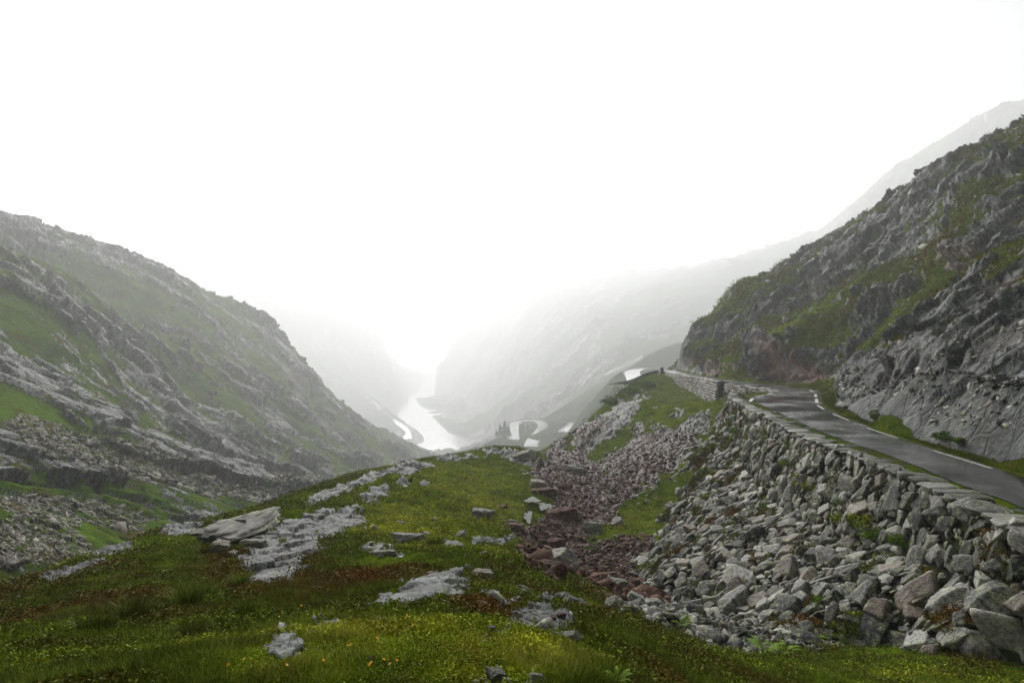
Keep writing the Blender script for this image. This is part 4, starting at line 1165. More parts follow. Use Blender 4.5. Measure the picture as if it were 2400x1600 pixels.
me_pk = [mesh_from('boulder', *rock_shape(5, 2100 + k, 5 + k % 3, (1, 1, 1), 0.09, (.74, 1.0)), {'tint': np.full(2562, v)}, False, M['scree']) for k, v in enumerate([.7, .95])]
for k, (u, v, wpx, asy, fl, pk, lab) in enumerate(B):
    h = ground_hit(u, v)
    sc_ = wpx / FPX * h[1] * 0.62
    a = random.uniform(-.35, .35) if u != 1345 else -0.7
    rm = rot_mats(np.array([[random.gauss(0, .12), random.gauss(0, .12), 1.0]]), np.array([a]))[0]
    if lab.startswith('dark slate') or lab.startswith('dark grey wedge') or lab.startswith('sharp') or lab.startswith('rounded dark') or lab.startswith('small dark'): mm = me_sg[7]
    else: mm = me_pk[k % 2] if pk else me_big[k % 6]
    # turn local x to picture x
    ax = Matrix.Rotation(a, 3, 'Z'); rm = np.array(ax)
    o = place('boulder', mm, h + np.array([0, 0, sc_ * fl * .30]), rm, sc_, None, (1, asy * 1.0, fl))
    tag(o, lab, 'boulder')

# the big tilted slab with the stones that prop it
h1, h2 = ground_hit(445, 1292), ground_hit(660, 1240)
def slab(name, A, Bp, wid, th, lab, seed, mat, raise1):
    d = Bp - A; L_ = np.linalg.norm(d); d /= L_
    SV_, SF_ = rock_shape(5, seed, 6, (1, 1, 1), 0.12, (.8, 1.0))
    SV_ = SV_ / np.abs(SV_).max(0)
    SV_[:, 1] *= 1 - 0.25 * np.abs(SV_[:, 0]) ** 2 - .25 * (SV_[:, 0] < 0) * SV_[:, 0] ** 2
    SV_[:, 2] = np.round(SV_[:, 2] * 3) / 3 * 0.55 + SV_[:, 2] * 0.45        # layers on the broken edge
    me_ = mesh_from(name, SV_ * 0.5, SF_, {'tint': np.full(len(SV_), .6)}, False, mat)
    side = np.cross([0, 0, 1.0], d); side /= np.linalg.norm(side)
    up_ = np.cross(d, side) - side * 0.28; up_ /= np.linalg.norm(up_); side = np.cross(up_, d)
    o = place(name, me_, (A + Bp) / 2 + np.array([0, 0, raise1]), np.stack([d, side, up_], 1), 1.0, None, (L_, wid, th))
    return tag(o, lab, 'boulder')
slab('rock_slab', h1 + np.array([-.1, 0, 0]), h2 + np.array([0, .3, .35]), 1.3, .5, 'long pale tilted slab of rock, its right end propped clear of the grass', 3001, M['boulder'], .12)
for u, v, wpx, asy, fl, lab in [(528, 1290, 40, .8, .9, 'grey stone wedged under the front edge of the long tilted slab'), (612, 1280, 44, .6, .5, 'flat stone lying beneath the raised right end of the tilted slab'),
        (585, 1272, 26, .6, .6, 'smaller stone next to the flat one below the tilted slab'), (556, 1297, 20, .9, .8, 'little cube-like stone in the grass before the tilted slab'), (545, 1262, 60, .35, .3, 'broken dark layered piece lying on the front of the tilted slab')]:
    h = ground_hit(u, v); sc_ = wpx / FPX * h[1] * .62
    zup = 0.35 if lab.startswith('broken') else 0
    tag(place('boulder', me_big[rng.integers(6)], h + np.array([0, -.2 if not zup else .1, sc_ * fl * .4 + zup]), np.array(Matrix.Rotation(random.uniform(-.3, .3), 3, 'Z')), sc_, None, (1, asy, fl)), lab, 'boulder')

# pools in the gully
for k, (u, v, ru, rv, ang, lab) in enumerate([(1248, 1176, 17, 6, 10, 'x'), (1276, 1189, 15, 8, -30, 'x'), (1238, 1217, 9, 14, 5, 'x')]):
    c = ground_hit(u, v); N_ = 28; vs = []
    for q in range(N_):
        a = q / N_ * 2 * math.pi; wv = 1 + .25 * math.sin(3 * a + k * 2) + .12 * math.sin(7 * a)
        du, dv = ru * math.cos(a) * wv, rv * math.sin(a) * wv
        Dk = c[1] * (v - CV) / (v + dv - CV)
        vs.append(((u + du - CU) / FPX * Dk, Dk, c[2] + .10))
    me_ = bpy.data.meshes.new('pool'); me_.from_pydata(vs, [], [list(range(N_))[::-1]]); me_.materials.append(M['pool'])
    tag(add('water', me_), kind='structure')
print('rocks', time.time() - T00)

# ================================================================== PLANTS
def leaf_mat(name, stops, rough=0.65):
    t = NT(name)
    c = t.ramp(t.attr('tint'), stops)
    c = t.mix(t.ramp(t.noise(t.mp(), 1.7, 3), [(0.4, 0.0), (0.62, 0.55)]), c, tuple(x * .5 for x in stops[1][1]))
    return t.bsdf(c, rough, 0.05)
M['shrub'] = leaf_mat('dwarf_shrub_material', [(0.0, (0.15, 0.05, 0.008)), (0.2, (0.13, 0.085, 0.010)), (0.42, (0.07, 0.105, 0.006)), (0.66, (0.20, 0.27, 0.010)), (1.0, (0.48, 0.50, 0.03))])
M['grass'] = leaf_mat('grass_material', [(0.0, (0.18, 0.11, 0.025)), (0.3, (0.07, 0.10, 0.010)), (0.6, (0.17, 0.23, 0.014)), (1.0, (0.48, 0.46, 0.10))])
M['bush'] = leaf_mat('bush_material', [(0.0, (0.025, 0.05, 0.006)), (0.4, (0.06, 0.12, 0.008)), (1.0, (0.17, 0.28, 0.018))])

def leaves(pos, nrm, rad, ht, n, leaf, tint):
    """n diamond leaves round each point"""
    K = len(pos); T_ = K * n
    a = rng.uniform(0, 6.283, T_); rr_ = np.sqrt(rng.uniform(0, 1, T_)) * np.repeat(rad, n)
    h_ = np.repeat(ht, n) * (rng.uniform(0, 1, T_) ** 0.7) * (1 - 0.6 * (rr_ / np.repeat(rad, n)) ** 2)
    c = np.repeat(pos, n, 0) + np.stack([rr_ * np.cos(a), rr_ * np.sin(a), h_], 1)
    d = rng.normal(size=(T_, 3)); d[:, 2] = np.abs(d[:, 2]) * .7 + .2; d /= np.linalg.norm(d, axis=1)[:, None]
    s = rng.normal(size=(T_, 3)); s -= (s * d).sum(1)[:, None] * d; s /= np.linalg.norm(s, axis=1)[:, None]
    L_ = (np.repeat(leaf, n) * rng.uniform(.6, 1.3, T_))[:, None]
    V_ = np.stack([c - d * L_ * .5, c + s * L_ * .32, c + d * L_ * .6, c - s * L_ * .32], 1).reshape(-1, 3)
    F_ = np.arange(T_ * 4).reshape(-1, 4)
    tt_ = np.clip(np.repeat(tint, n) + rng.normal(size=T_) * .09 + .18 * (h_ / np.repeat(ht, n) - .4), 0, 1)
    return V_, F_, np.repeat(tt_, 4)
def blades(pos, rad, ht, n, wid, tint, lean=.5):
    K = len(pos); T_ = K * n
    a = rng.uniform(0, 6.283, T_); rr_ = np.sqrt(rng.uniform(0, 1, T_)) * np.repeat(rad, n)
    b0 = np.repeat(pos, n, 0) + np.stack([rr_ * np.cos(a), rr_ * np.sin(a), rr_ * 0 - .02], 1)
    h_ = np.repeat(ht, n) * rng.uniform(.5, 1.15, T_)
    la = a + rng.normal(size=T_) * .7; l_ = lean * h_ * rng.uniform(.2, 1.3, T_)
    dv = np.stack([np.cos(la), np.sin(la), la * 0], 1)
    sd_ = np.stack([-np.sin(la + rng.normal(size=T_)), np.cos(la), la * 0], 1) * (np.repeat(wid, n) * .5)[:, None]
    mid_ = b0 + dv * (l_ * .3)[:, None]; mid_[:, 2] += h_ * .6
    tip = b0 + dv * l_[:, None]; tip[:, 2] += h_ * .93
    V_ = np.stack([b0 - sd_, b0 + sd_, mid_ + sd_ * .7, tip, mid_ - sd_ * .7], 1).reshape(-1, 3)
    k = np.arange(T_)[:, None] * 5
    F_ = np.concatenate([k + [0, 1, 2, 4]], 0)
    F2_ = k + [4, 2, 3, 3]
    F_ = np.vstack([np.hstack([k, k + 1, k + 2]), np.hstack([k, k + 2, k + 4]), np.hstack([k + 4, k + 2, k + 3])])
    tt_ = np.clip(np.repeat(tint, n) + rng.normal(size=T_) * .12, 0, 1)
    return V_, F_, np.repeat(tt_, 5)

gy, gu, gv = G1['y'], G1['u'], G1['v']
GP = np.stack([G1['x'], G1['y'], G1['z']], 1)
soft = inframe & offwall & (G1['rk'] < .35) & (G1['sc'] < .35) & (G1['wet'] < .15)
zone = fbm(np.stack([G1['x'] / 3.5, gy / 3.5, gy * 0], 1), 3, 800) * .55 + fbm(np.stack([G1['x'] / .9, gy / .9, gy * 0], 1), 2, 805) * .25
# the yellow-green hollow of the meadow, the darker and browner left
bright = area(gu, gv, [(1080, 1160, 190, 80, 10, 1), (1000, 1230, 190, 60, 0, .8), (1100, 1290, 120, 40, 0, .6), (950, 1500, 180, 60, 0, .6), (1180, 1545, 230, 70, 0, .8), (720, 1570, 160, 40, 0, .5), (1240, 1185, 60, 50, 0, .8), (1500, 1225, 90, 30, -20, 1), (1600, 960, 110, 40, -30, .7), (820, 1480, 120, 40, 0, .3)], .6)
brownz = area(gu, gv, [(700, 1360, 240, 60, 0, .9), (1050, 1330, 160, 30, 0, .8), (1300, 1420, 160, 50, 0, .7), (400, 1420, 300, 60, -5, .6), (200, 1450, 300, 110, 0, .5), (1020, 1120, 120, 16, 0, .5), (1180, 1045, 50, 12, 0, .8), (1150, 1420, 90, 40, 0, .6)], .6)
tone = np.clip(.43 + .70 * zone + .58 * bright - .27 * brownz, .02, .98)
idx = pick(soft, 95000)
r = 0.0052 * np.maximum(gy[idx], 3.0) ** 0.97 + .018
pn = fbm(GP[idx] / 1.3, 3, 811)
r *= rng.uniform(.6, 1.5, len(idx)) * (.45 + .95 * sstep(-.35, .45, pn))
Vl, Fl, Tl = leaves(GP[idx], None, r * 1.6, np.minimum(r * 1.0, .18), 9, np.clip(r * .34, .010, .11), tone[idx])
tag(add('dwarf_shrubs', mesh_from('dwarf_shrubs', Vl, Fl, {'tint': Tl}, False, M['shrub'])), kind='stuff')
gz = fbm(np.stack([G1['x'] / 2.2, gy / 2.2, gy * 0], 1), 3, 820)
gm = soft & (gz + .12 + .3 * area(gu, gv, [(1080, 1230, 170, 70, 10, 1), (400, 1500, 420, 110, 0, 1), (1900, 1560, 420, 60, 5, 2), (1600, 1500, 160, 40, 10, 1)], .5) > .05)
idx = pick(gm, 32000)
r = 0.009 * np.maximum(gy[idx], 3.0) ** 0.9 + .02
Vl, Fl, Tl = blades(GP[idx], r * 1.1, .045 + .05 * rng.uniform(0, 1, len(idx)) + .0016 * gy[idx], 9, np.clip(r * .085, .0035, .03), np.clip(tone[idx] + .1 * rng.normal(size=len(idx)), 0, 1))
tag(add('grass', mesh_from('grass', Vl, Fl, {'tint': Tl}, False, M['grass'])), kind='stuff')
# low growth on the ledges of the hillside
m = m2 & (G2['veg'] > .62) & (N2_[:, 2] > .3)
i = np.where(m)[0]; i = rng.choice(i, min(40000, len(i)), replace=False)
r = np.clip(V2[i, 1] * .0028, .08, .5) * rng.uniform(.6, 1.5, len(i))
tz = np.clip(.42 + .6 * fbm(V2[i] / 9, 3, 830), .05, .9)
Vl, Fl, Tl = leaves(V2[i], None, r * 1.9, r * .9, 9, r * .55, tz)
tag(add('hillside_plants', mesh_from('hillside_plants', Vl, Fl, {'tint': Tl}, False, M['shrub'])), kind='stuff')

# moss and turf in the joints of the wall
my, mt = rng.uniform(10, 66, 60000), rng.uniform(0.03, .97, 60000)
mp_, mn_ = wall_point(my, mt)
mc = fbm(mp_ / 1.6, 3, 850) + .25 * fbm(mp_ / .5, 2, 853)
i = np.where(mc > .34)[0][:14000]
r = .03 + .0022 * mp_[i, 1]
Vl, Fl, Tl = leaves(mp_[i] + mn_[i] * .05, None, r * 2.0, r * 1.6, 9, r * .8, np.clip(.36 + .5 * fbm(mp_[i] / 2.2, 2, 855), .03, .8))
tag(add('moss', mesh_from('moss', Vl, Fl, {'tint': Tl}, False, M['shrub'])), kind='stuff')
vm = (G2['up'] > .15) & (G2['up'] < 3.2) & (V2[:, 1] > 13) & (V2[:, 1] < 100) & (G2['veg'] > .5)
i = np.where(vm)[0]; i = rng.choice(i, min(16000, len(i)), replace=False)
r = .02 + .0016 * V2[i, 1]
Vl, Fl, Tl = blades(V2[i], r * 2, .07 + .10 * rng.uniform(0, 1, len(i)), 8, np.clip(r * .16, .006, .03), np.clip(.38 + .5 * fbm(V2[i] / 2.5, 3, 840) + .08 * rng.normal(size=len(i)), .02, .9))
tag(add('verge_grass', mesh_from('verge_grass', Vl, Fl, {'tint': Tl}, False, M['grass'])), kind='stuff')

# single tussocks
def tussock(u, v, wpx, hpx, lab, tintv=.5, n=260):
    h = ground_hit(u, v); s = h[1] / FPX
    Vl, Fl, Tl = blades(np.zeros((1, 3)), np.array([wpx * s * .28]), np.array([hpx * s]), n, np.array([max(.006, 1.6 * s)]), np.array([tintv]), .75)
    o = add('grass_tussock', mesh_from('grass_tussock', Vl, Fl, {'tint': Tl}, False, M['grass']), loc=h)
    tag(o, lab, 'grass tussock')
tussock(1022, 1285, 58, 30, 'dense round dark green tussock right of the pale flat-topped block', .35, 420)
tussock(562, 1372, 70, 34, 'yellowish tussock above the long-bladed green one', .6)
tussock(440, 1420, 100, 60, 'big long-bladed green tussock, left of the meadow centre', .45, 360)
tussock(480, 1400, 80, 40, 'green tussock touching the big long-bladed one on its right', .45)
tussock(310, 1450, 110, 60, 'wide dark tussock at the left', .3, 340)
tussock(220, 1480, 110, 60, 'broad tussock left of the wide dark one', .3, 300)
tussock(450, 1500, 90, 60, 'dark tussock below the big long-bladed one', .3, 300)
tussock(575, 1440, 70, 40, 'medium tussock between the outcrop and the left shrubs', .4)
tussock(480, 1300, 50, 20, 'low brownish tussock just left below the tilted slab', .2)

# ferns at the foot of the wall
def fern(u, v, hpx, lab, dz=0.0):
    h = ground_hit(u, v); s = h[1] / FPX; H_ = hpx * s
    vs, fs, ts = [], [], []
    for f in range(11):
        a = f * 2.4 + random.uniform(-.3, .3); L_ = H_ * random.uniform(.9, 1.3)
        for k in range(1, 15):
            q = k / 15; x_ = L_ * q * .8; z_ = L_ * (q * 1.0 - .62 * q * q)
            c = np.array([math.cos(a) * x_, math.sin(a) * x_, z_])
            for sg in (-1, 1):
                sd_ = np.array([-math.sin(a), math.cos(a), -.15]) * sg; ll = L_ * .27 * (1 - q) ** .7 * (0.55 + q)
                fw = np.array([math.cos(a), math.sin(a), .1]) * L_ * .022
                b = len(vs); vs += [c - fw, c + fw, c + sd_ * ll + fw * 1.4]; fs.append((b, b + 1, b + 2)); ts += [.75 + random.uniform(-.2, .2)] * 3
    o = add('fern', mesh_from('fern', vs, np.array(fs), {'tint': ts}, False, M['bush']), loc=h + np.array([0, 0, dz]))
    tag(o, lab, 'fern')
fern(1795, 1530, 46, 'bright spreading fern in front of the rubble')
fern(1835, 1534, 40, 'second bright fern, touching the spreading one on its right')
fern(1955, 1510, 48, 'upright fern against the foot of the wall, right of the rounded dark boulder')
fern(1600, 1470, 34, 'low fern at the left end of the rubble, beside the scree edge')
fern(1575, 1462, 26, 'small fern just left of the low one at the scree edge')
fern(1450, 1600, 40, 'dark fern low in the meadow at the bottom')

# green cushions growing out of the wall, bushes and distant trees
def bush(name, pos, rx, rz, lab, cat, mat='bush', n=900, leaf=.12, tv=.6, grp=None, lumps=9):
    c = rng.normal(size=(lumps, 3)) * [.5, .5, .3]; c[:, 2] = np.abs(c[:, 2])
    w_ = rng.uniform(.35, .65, lumps)
    k = rng.integers(0, lumps, n)
    d = rng.normal(size=(n, 3)); d /= np.linalg.norm(d, axis=1)[:, None]
    q = c[k] + d * w_[k][:, None] * rng.uniform(.55, 1, n)[:, None] ** .5
    q[:, 2] = np.abs(q[:, 2])
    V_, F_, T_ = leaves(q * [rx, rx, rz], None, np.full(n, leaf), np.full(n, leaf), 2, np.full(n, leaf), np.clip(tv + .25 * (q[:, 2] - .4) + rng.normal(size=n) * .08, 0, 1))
    o = add(name, mesh_from(name, V_, F_, {'tint': T_}, False, M[mat]), loc=pos)
    return tag(o, lab, cat, grp)
def face_hit(u, v):
    """point of the wall face seen at a pixel"""
    best, bp = 1e9, None
    Y_, T2_ = np.meshgrid(np.linspace(10, 68, 400), np.linspace(0, 1, 120)); Y_, T2_ = Y_.ravel(), T2_.ravel()
    p, n = wall_point(Y_, T2_); uu_, vv_ = uv_of(p[:, 0], p[:, 1], p[:, 2])
    k = np.argmin((uu_ - u) ** 2 + (vv_ - v) ** 2)
    return p[k], n[k]
for u, v, wpx, lab in [(2008, 1232, 62, 'large bright green cushion plant on the wall slope'), (2062, 1272, 46, 'green cushion plant just below right of the large one'), (2120, 1285, 46, 'dark green cushion plant, rightmost on the wall slope'),
        (1978, 1182, 30, 'green tuft above the large cushion plant'), (1738, 1018, 30, 'grass tuft high near the far end of the wall'), (1852, 1092, 34, 'grass tuft under the steep masonry, middle of the wall'), (1906, 1148, 34, 'bright tuft left above the large cushion plant'),
        (1805, 1060, 20, 'small tuft between the two grass tufts of the upper wall'), (1880, 1125, 22, 'small yellow green tuft right below the middle grass tuft'), (1715, 1000, 26, 'leafy tuft at the far end of the wall face'), (1650, 1110, 24, 'mossy green patch at the left border of the boulder slope'),
        (1930, 1415, 30, 'tuft near the lower end of the boulder slope'), (1790, 1190, 20, 'tiny green tuft among the pale boulders')]:
    p_, n_ = face_hit(u, v); s = p_[1] / FPX * wpx * .62
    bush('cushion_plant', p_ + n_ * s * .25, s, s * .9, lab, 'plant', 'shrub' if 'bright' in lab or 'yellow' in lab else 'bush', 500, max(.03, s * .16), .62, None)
for u, v, D, wpx, hpx, lab in [(1478, 925, 143, 90, 40, 'sprawling dark juniper on the spur below the brow'), (1440, 945, 138, 50, 24, 'smaller dark juniper left below the sprawling one'), (1515, 905, 135, 46, 22, 'green bush right of the sprawling juniper'),
        (2066, 1000, 45, 44, 24, 'green bush on the road verge under the light rock buttress'), (2210, 1030, 33, 60, 22, 'dark bush on the verge near the road at the right'), (2250, 1036, 31.5, 40, 16, 'low bush right of the dark verge bush'), (1985, 960, 60, 24, 9, 'small tuft on the verge at the road bend'), (1660, 842, 150, 40, 22, 'pale green bush on the slope left above the road')]:
    if u < 1560: h = ground_hit(u, v, 60, 200)
    else:
        j = np.argmin((G2['uu'] - u) ** 2 + (G2['vv'] - v) ** 2 + np.where(G2['up'] < .5, 1e6, 0)); h = V2[j].astype(float)
    s = h[1] / FPX
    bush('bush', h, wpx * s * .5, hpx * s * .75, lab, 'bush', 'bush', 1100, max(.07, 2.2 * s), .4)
def valley_hit(u, v, D): 
    x = (u - CU) / FPX * D; 
    i = np.argmin((VV[:, 0] - x) ** 2 + (VV[:, 1] - D) ** 2); return np.array([x, D, float(VV[i, 2]) - .3])
bark = NT('bark_material').bsdf((0.03, 0.025, 0.02), 0.9, 0.1)
def conifer(u, v, D, hpx, lab):
    h = valley_hit(u, v, D * KV); s = h[1] / FPX; H_ = hpx * s
    root = bpy.data.objects.new('conifer', None); col.objects.link(root); root.location = h; tag(root, lab, 'tree', 'conifers beside the lowest hairpin')
    n = 520; q = rng.uniform(0, 1, n) ** .8; a = rng.uniform(0, 6.283, n); rr_ = (1 - q) * H_ * .28 * (.5 + .5 * rng.uniform(0, 1, n)) * (1 + .3 * np.sin(q * 40))
    p_ = np.stack([rr_ * np.cos(a), rr_ * np.sin(a), H_ * (.1 + .9 * q)], 1)
    V_, F_, T_ = leaves(p_, None, np.full(n, H_ * .03), np.full(n, H_ * .03), 2, np.full(n, H_ * .075), np.full(n, .35))
    add('crown', mesh_from('crown', V_, F_, {'tint': T_}, False, M['bush']), root)
    bm = bmesh.new(); bmesh.ops.create_cone(bm, segments=7, radius1=H_ * .025, radius2=H_ * .006, depth=H_ * .9, cap_ends=True, matrix=Matrix.Translation((0, 0, H_ * .42)))
    me_ = bpy.data.meshes.new('trunk'); bm.to_mesh(me_); bm.free(); me_.materials.append(bark); add('trunk', me_, root)
for u, v, D, hp, lab in [(1172, 1040, 272, 30, 'dark conifer beside the lowest hairpin, leftmost of the row'), (1183, 1040, 270, 38, 'tallest dark conifer beside the lowest hairpin'), (1192, 1038, 268, 30, 'dark conifer nearest the tarmac of the lowest hairpin'), (1163, 1042, 276, 18, 'stunted conifer at the outer left of the hairpin trees'),
        (1226, 1008, 300, 16, 'small tree standing inside the lowest hairpin bend'), (1236, 1012, 295, 12, 'lowest shrub-like tree inside the hairpin bend')]:
    conifer(u, v, D, hp, lab)
vu, vvv = uv_of(VV[:, 0], VV[:, 1], VV[:, 2])
for k, (u, v, D, wpx, hpx, lab) in enumerate([(1295, 1035, 262, 60, 20, 'dark scrub thicket between the lowest hairpin and the gully'), (1420, 905, 262, 30, 14, 'thicket left of the road strip halfway up the spur'), (1335, 975, 300, 40, 12, 'green thicket above the short strip of road'), (1300, 1000, 300, 26, 10, 'small thicket right of the lowest hairpin'), (1500, 905, 215, 20, 10, 'thicket below the highest hairpin bend')]):
    h = valley_hit(u, v, D * KV); s = h[1] / FPX
    bush('thicket', h, wpx * s * .5, hpx * s, lab, 'bush', 'bush', 1200, 1.6 * s, .35)

# little yellow flowers in the foreground
t = NT('petal_material'); M['petal'] = t.bsdf((0.75, 0.36, 0.01), 0.5, 0.2)
fm = []
for a in range(6):
    an = a * math.pi / 3; b = len(fm)
    fm += [(0, 0, .0), (math.cos(an - .4) * .8, math.sin(an - .4) * .8, .25), (math.cos(an), math.sin(an), .2), (math.cos(an + .4) * .8, math.sin(an + .4) * .8, .25)]
fme = mesh_from('flower', fm, np.array([(4 * a, 4 * a + 1, 4 * a + 2, 4 * a + 3) for a in range(6)]), mat=M['petal'])
for u, v in [(953, 1463), (883, 1522), (815, 1545), (822, 1540), (870, 1585), (900, 1578), (1102, 1487), (405, 1525), (422, 1523), (655, 1462), (573, 1577), (535, 1590), (672, 1592), (765, 1588), (805, 1538), (930, 1580), (914, 1590), (1625, 1510), (968, 1491), (865, 1592), (885, 1526), (706, 1435), (758, 1582), (958, 1468)]:
    h = ground_hit(u, v); o = bpy.data.objects.new('flower', fme); col.objects.link(o); o.location = h + np.array([0, 0, .07]); o.scale = [.009 * max(h[1] / 4, 1)] * 3; o.rotation_euler = (R(35), 0, random.random() * 6)
    tag(o, 'tiny orange yellow flower in the foreground meadow', 'flower', 'small yellow flowers in the meadow')
print('plants', time.time() - T00)

# ================================================================== SMALL FAR THINGS
t = NT('concrete_material'); M['concrete'] = t.bsdf(t.mix(t.noise(t.mp(), .6, 5), (0.16, 0.16, 0.15), (0.30, 0.30, 0.285)), 0.8, 0.2)
M['dark'] = NT('tunnel_shade_material').bsdf((0.006, 0.006, 0.006), 0.9, 0.05)  # near black: the shade inside the gallery put into the colour
M['tyre'] = NT('tyre_material').bsdf((0.012, 0.012, 0.012), 0.8, 0.2)
M['glass'] = NT('car_glass_material').bsdf((0.01, 0.012, 0.014), 0.08, 0.6)
M['pole'] = NT('weathered_wood_material').bsdf((0.05, 0.045, 0.04), 0.85, 0.1)
def raw(name, V, F, mat, parent=None, loc=None):
    me_ = bpy.data.meshes.new(name); me_.from_pydata([tuple(map(float, v)) for v in V], [], F); me_.materials.append(mat)
    return add(name, me_, parent, loc)
RD, RW = HAIR[4]
def along(L, u_):
    k = int(np.argmin(np.abs(uv_of(L[:, 0], L[:, 1], L[:, 2])[0] - u_))); k = min(max(k, 1), len(L) - 2)
    d = L[k + 1, :2] - L[k - 1, :2]; d /= np.linalg.norm(d); return L[k], d
# arched avalanche gallery over the shore road
root = bpy.data.objects.new('tunnel_gallery', None); col.objects.link(root)
tag(root, 'grey arched concrete snow gallery over the shore road, far left of the lake', 'tunnel')
k0 = [int(np.argmin(np.abs(uv_of(RD[:, 0], RD[:, 1], RD[:, 2])[0] - q))) for q in (856, 893)]
seg = RD[min(k0):max(k0) + 1]
dd_ = np.gradient(seg[:, :2], axis=0); dd_ /= np.linalg.norm(dd_, axis=1)[:, None]; nn2 = np.stack([-dd_[:, 1], dd_[:, 0]], 1)
prof_ = [(math.cos(a), math.sin(a)) for a in np.linspace(0, math.pi, 13)]
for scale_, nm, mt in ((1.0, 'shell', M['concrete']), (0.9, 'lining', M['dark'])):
    V_ = []; F_ = []
    for j, (p_, n_) in enumerate(zip(seg, nn2)):
        for c_, s__ in prof_: V_.append((p_[0] + n_[0] * c_ * 15 * scale_, p_[1] + n_[1] * c_ * 15 * scale_, p_[2] - 1 + s__ * 17 * scale_))
        if j: F_ += [((j - 1) * 13 + q, (j - 1) * 13 + q + 1, j * 13 + q + 1, j * 13 + q) for q in range(12)]
    raw(nm, V_, F_, mt, root)
# black sheet painting the shade in the gallery mouth, set a little inside
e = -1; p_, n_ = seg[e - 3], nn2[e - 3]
raw('portal_shade', [(p_[0] + n_[0] * c_ * 13, p_[1] + n_[1] * c_ * 13, p_[2] - 1 + s__ * 15) for c_, s__ in prof_], [list(range(13))], M['dark'], root)

def car(u_, off, paint, lab, van=False):
    p_, d_ = along(RD, u_); n_ = np.array([-d_[1], d_[0]])
    k = KV * .9; Lc, Wc, Hc = (5.4, 2.0, 2.3) if van else (4.4, 1.8, 1.45)
    root = bpy.data.objects.new('van' if van else 'car', None); col.objects.link(root)
    root.location = (p_[0] + n_[0] * off, p_[1] + n_[1] * off, p_[2] + .2); root.rotation_euler = (0, 0, math.atan2(d_[1], d_[0])); root.scale = (k, k, k)
    tag(root, lab, 'van' if van else 'car', 'vehicles on the shore road')
    pt = NT('car_paint_material').bsdf(paint, 0.3, 0.5)
    if van: side = [(-.5, .14), (-.5, .95), (.28, 1.0), (.42, .62), (.5, .5), (.5, .14)]
    else: side = [(-.5, .2), (-.5, .62), (-.40, .68), (-.28, .98), (.12, 1.0), (.28, .66), (.48, .56), (.5, .2)]
    n = len(side)
    V_ = [(x_ * Lc, sg * Wc / 2 * (1 if z_ < .7 else .84), z_ * Hc) for sg in (-1, 1) for x_, z_ in side]
    raw('body', V_, [list(range(n)), list(range(n, 2 * n))[::-1]] + [(i_, i_ + n, (i_ + 1) % n + n, (i_ + 1) % n) for i_ in range(n)], pt, root)
    wv = [(-.36, .70), (-.27, .93), (.11, .95), (.24, .70)] if not van else [(.10, .62), (.10, .9), (.27, .92), (.38, .62)]
    raw('window', [(x_ * Lc, sg * (Wc / 2 * .93 + .02), z_ * Hc) for sg in (-1, 1) for x_, z_ in wv], [(0, 1, 2, 3), (7, 6, 5, 4), (3, 2, 6, 7)], M['glass'], root)
    for x_ in (-.31, .31):
        for sg in (-1, 1):
            V_ = [(x_ * Lc + .33 * math.cos(a), sg * (Wc / 2 + o__), .33 + .33 * math.sin(a)) for o__ in (-.2, .03) for a in np.linspace(0, 2 * math.pi, 14, endpoint=False)]
            raw('wheel', V_, [list(range(14)), list(range(14, 28))[::-1]] + [(i_, i_ + 14, (i_ + 1) % 14 + 14, (i_ + 1) % 14) for i_ in range(14)], M['tyre'], root)
car(900, -3, (0.5, 0.5, 0.5), 'white van nearest the mouth of the grey snow gallery', True)
car(908, 3, (0.45, 0.46, 0.48), 'pale car second from the gallery mouth on the shore road')
car(917, -3, (0.35, 0.05, 0.03), 'red car on the shore road, between the pale one and the dark one')
car(932, 3, (0.03, 0.03, 0.035), 'dark car on the shore road, furthest from the gallery')

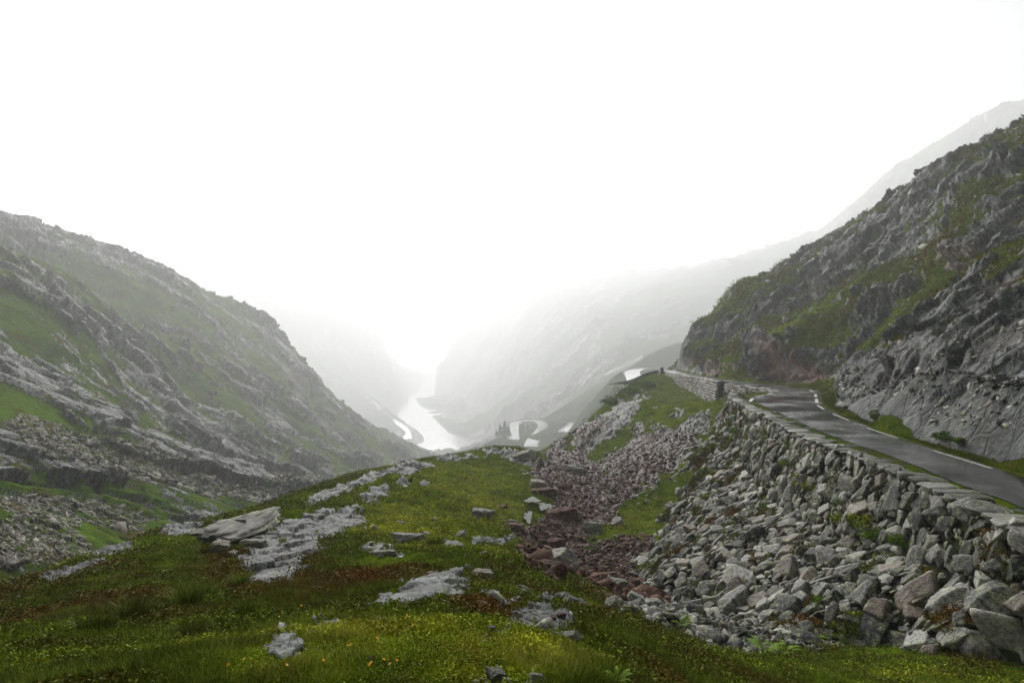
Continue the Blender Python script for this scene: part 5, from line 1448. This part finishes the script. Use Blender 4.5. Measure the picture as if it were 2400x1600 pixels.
def cylinder(r0, r1, z0, z1, n=8, x_=0, y_=0):
    V_ = [(x_ + r * math.cos(a), y_ + r * math.sin(a), z) for r, z in ((r0, z0), (r1, z1)) for a in np.linspace(0, 2 * math.pi, n, endpoint=False)]
    return V_, [(i_, (i_ + 1) % n, (i_ + 1) % n + n, i_ + n) for i_ in range(n)] + [list(range(n, 2 * n))]
for u_, v_, hh_, lab in ((806, 950, 24, 'faint utility pole in the haze behind the left mountain, left one of the pair'), (822, 954, 32, 'taller faint utility pole with a crossarm, right one of the pair')):
    h = valley_hit(u_, v_, 900 * KV / 1.0 * 1.0 if False else 900); h = valley_hit(u_, v_, 900 * 2.2); s_u = h[1] / FPX
    root = bpy.data.objects.new('utility_pole', None); col.objects.link(root); root.location = h; tag(root, lab, 'utility pole', 'utility poles in the haze')
    V_, F_ = cylinder(.45, .3, 0, hh_ * s_u); raw('post', V_, F_, M['pole'], root)
    a_ = hh_ * s_u * .86
    raw('crossarm', [(-6, -.25, a_), (6, -.25, a_), (6, .25, a_), (-6, .25, a_), (-6, -.25, a_ + .6), (6, -.25, a_ + .6), (6, .25, a_ + .6), (-6, .25, a_ + .6)], [(0, 3, 2, 1), (4, 5, 6, 7), (0, 1, 5, 4), (1, 2, 6, 5), (2, 3, 7, 6), (3, 0, 4, 7)], M['pole'], root)
# power lines high over the left mountain
for q, (va, vb, w_) in enumerate(((468, 575, 'uppermost'), (492, 600, 'middle'), (512, 612, 'lowest'))):
    A_, B_ = np.array(P(-60, va - 26, 420)), np.array(P(330, vb + 20, 640)); V_, F_ = [], []
    for k in range(25):
        f_ = k / 24; c_ = A_ + (B_ - A_) * f_ - np.array([0, 0, 9 * 4 * f_ * (1 - f_)])
        for a in (0, 2.1, 4.2): V_.append(c_ + .045 * np.array([0, math.cos(a), math.sin(a)]))
        if k: F_ += [((k - 1) * 3 + j, (k - 1) * 3 + (j + 1) % 3, k * 3 + (j + 1) % 3, k * 3 + j) for j in range(3)]
    tag(raw('power_line', V_, F_, M['pole']), f'{w_} of the three thin power lines over the left mountain', 'power line', 'power lines')
# cairns on the right skyline
for u_, v_, D_, hp, lab in ((1893, 618, 171, 12, 'small stone cairn on the grassy skyline above the bend'), (2302, 306, 133, 12, 'small stone cairn high on the right skyline')):
    j = np.argmin((G2['uu'] - u_) ** 2 + (G2['vv'] - v_) ** 2 * .3 + np.where(V2[:, 1] < 100, 1e6, 0)); c_ = V2[j]; s_u = c_[1] / FPX * hp
    root = bpy.data.objects.new('cairn', None); col.objects.link(root); root.location = c_; tag(root, lab, 'cairn')
    for k in range(5):
        place('stone', me_stone[k * 3], np.array([random.uniform(-.05, .05), 0, s_u * (.12 + .2 * k)]), np.eye(3), s_u * (.30 - .045 * k), root)
print('all', time.time() - T00)
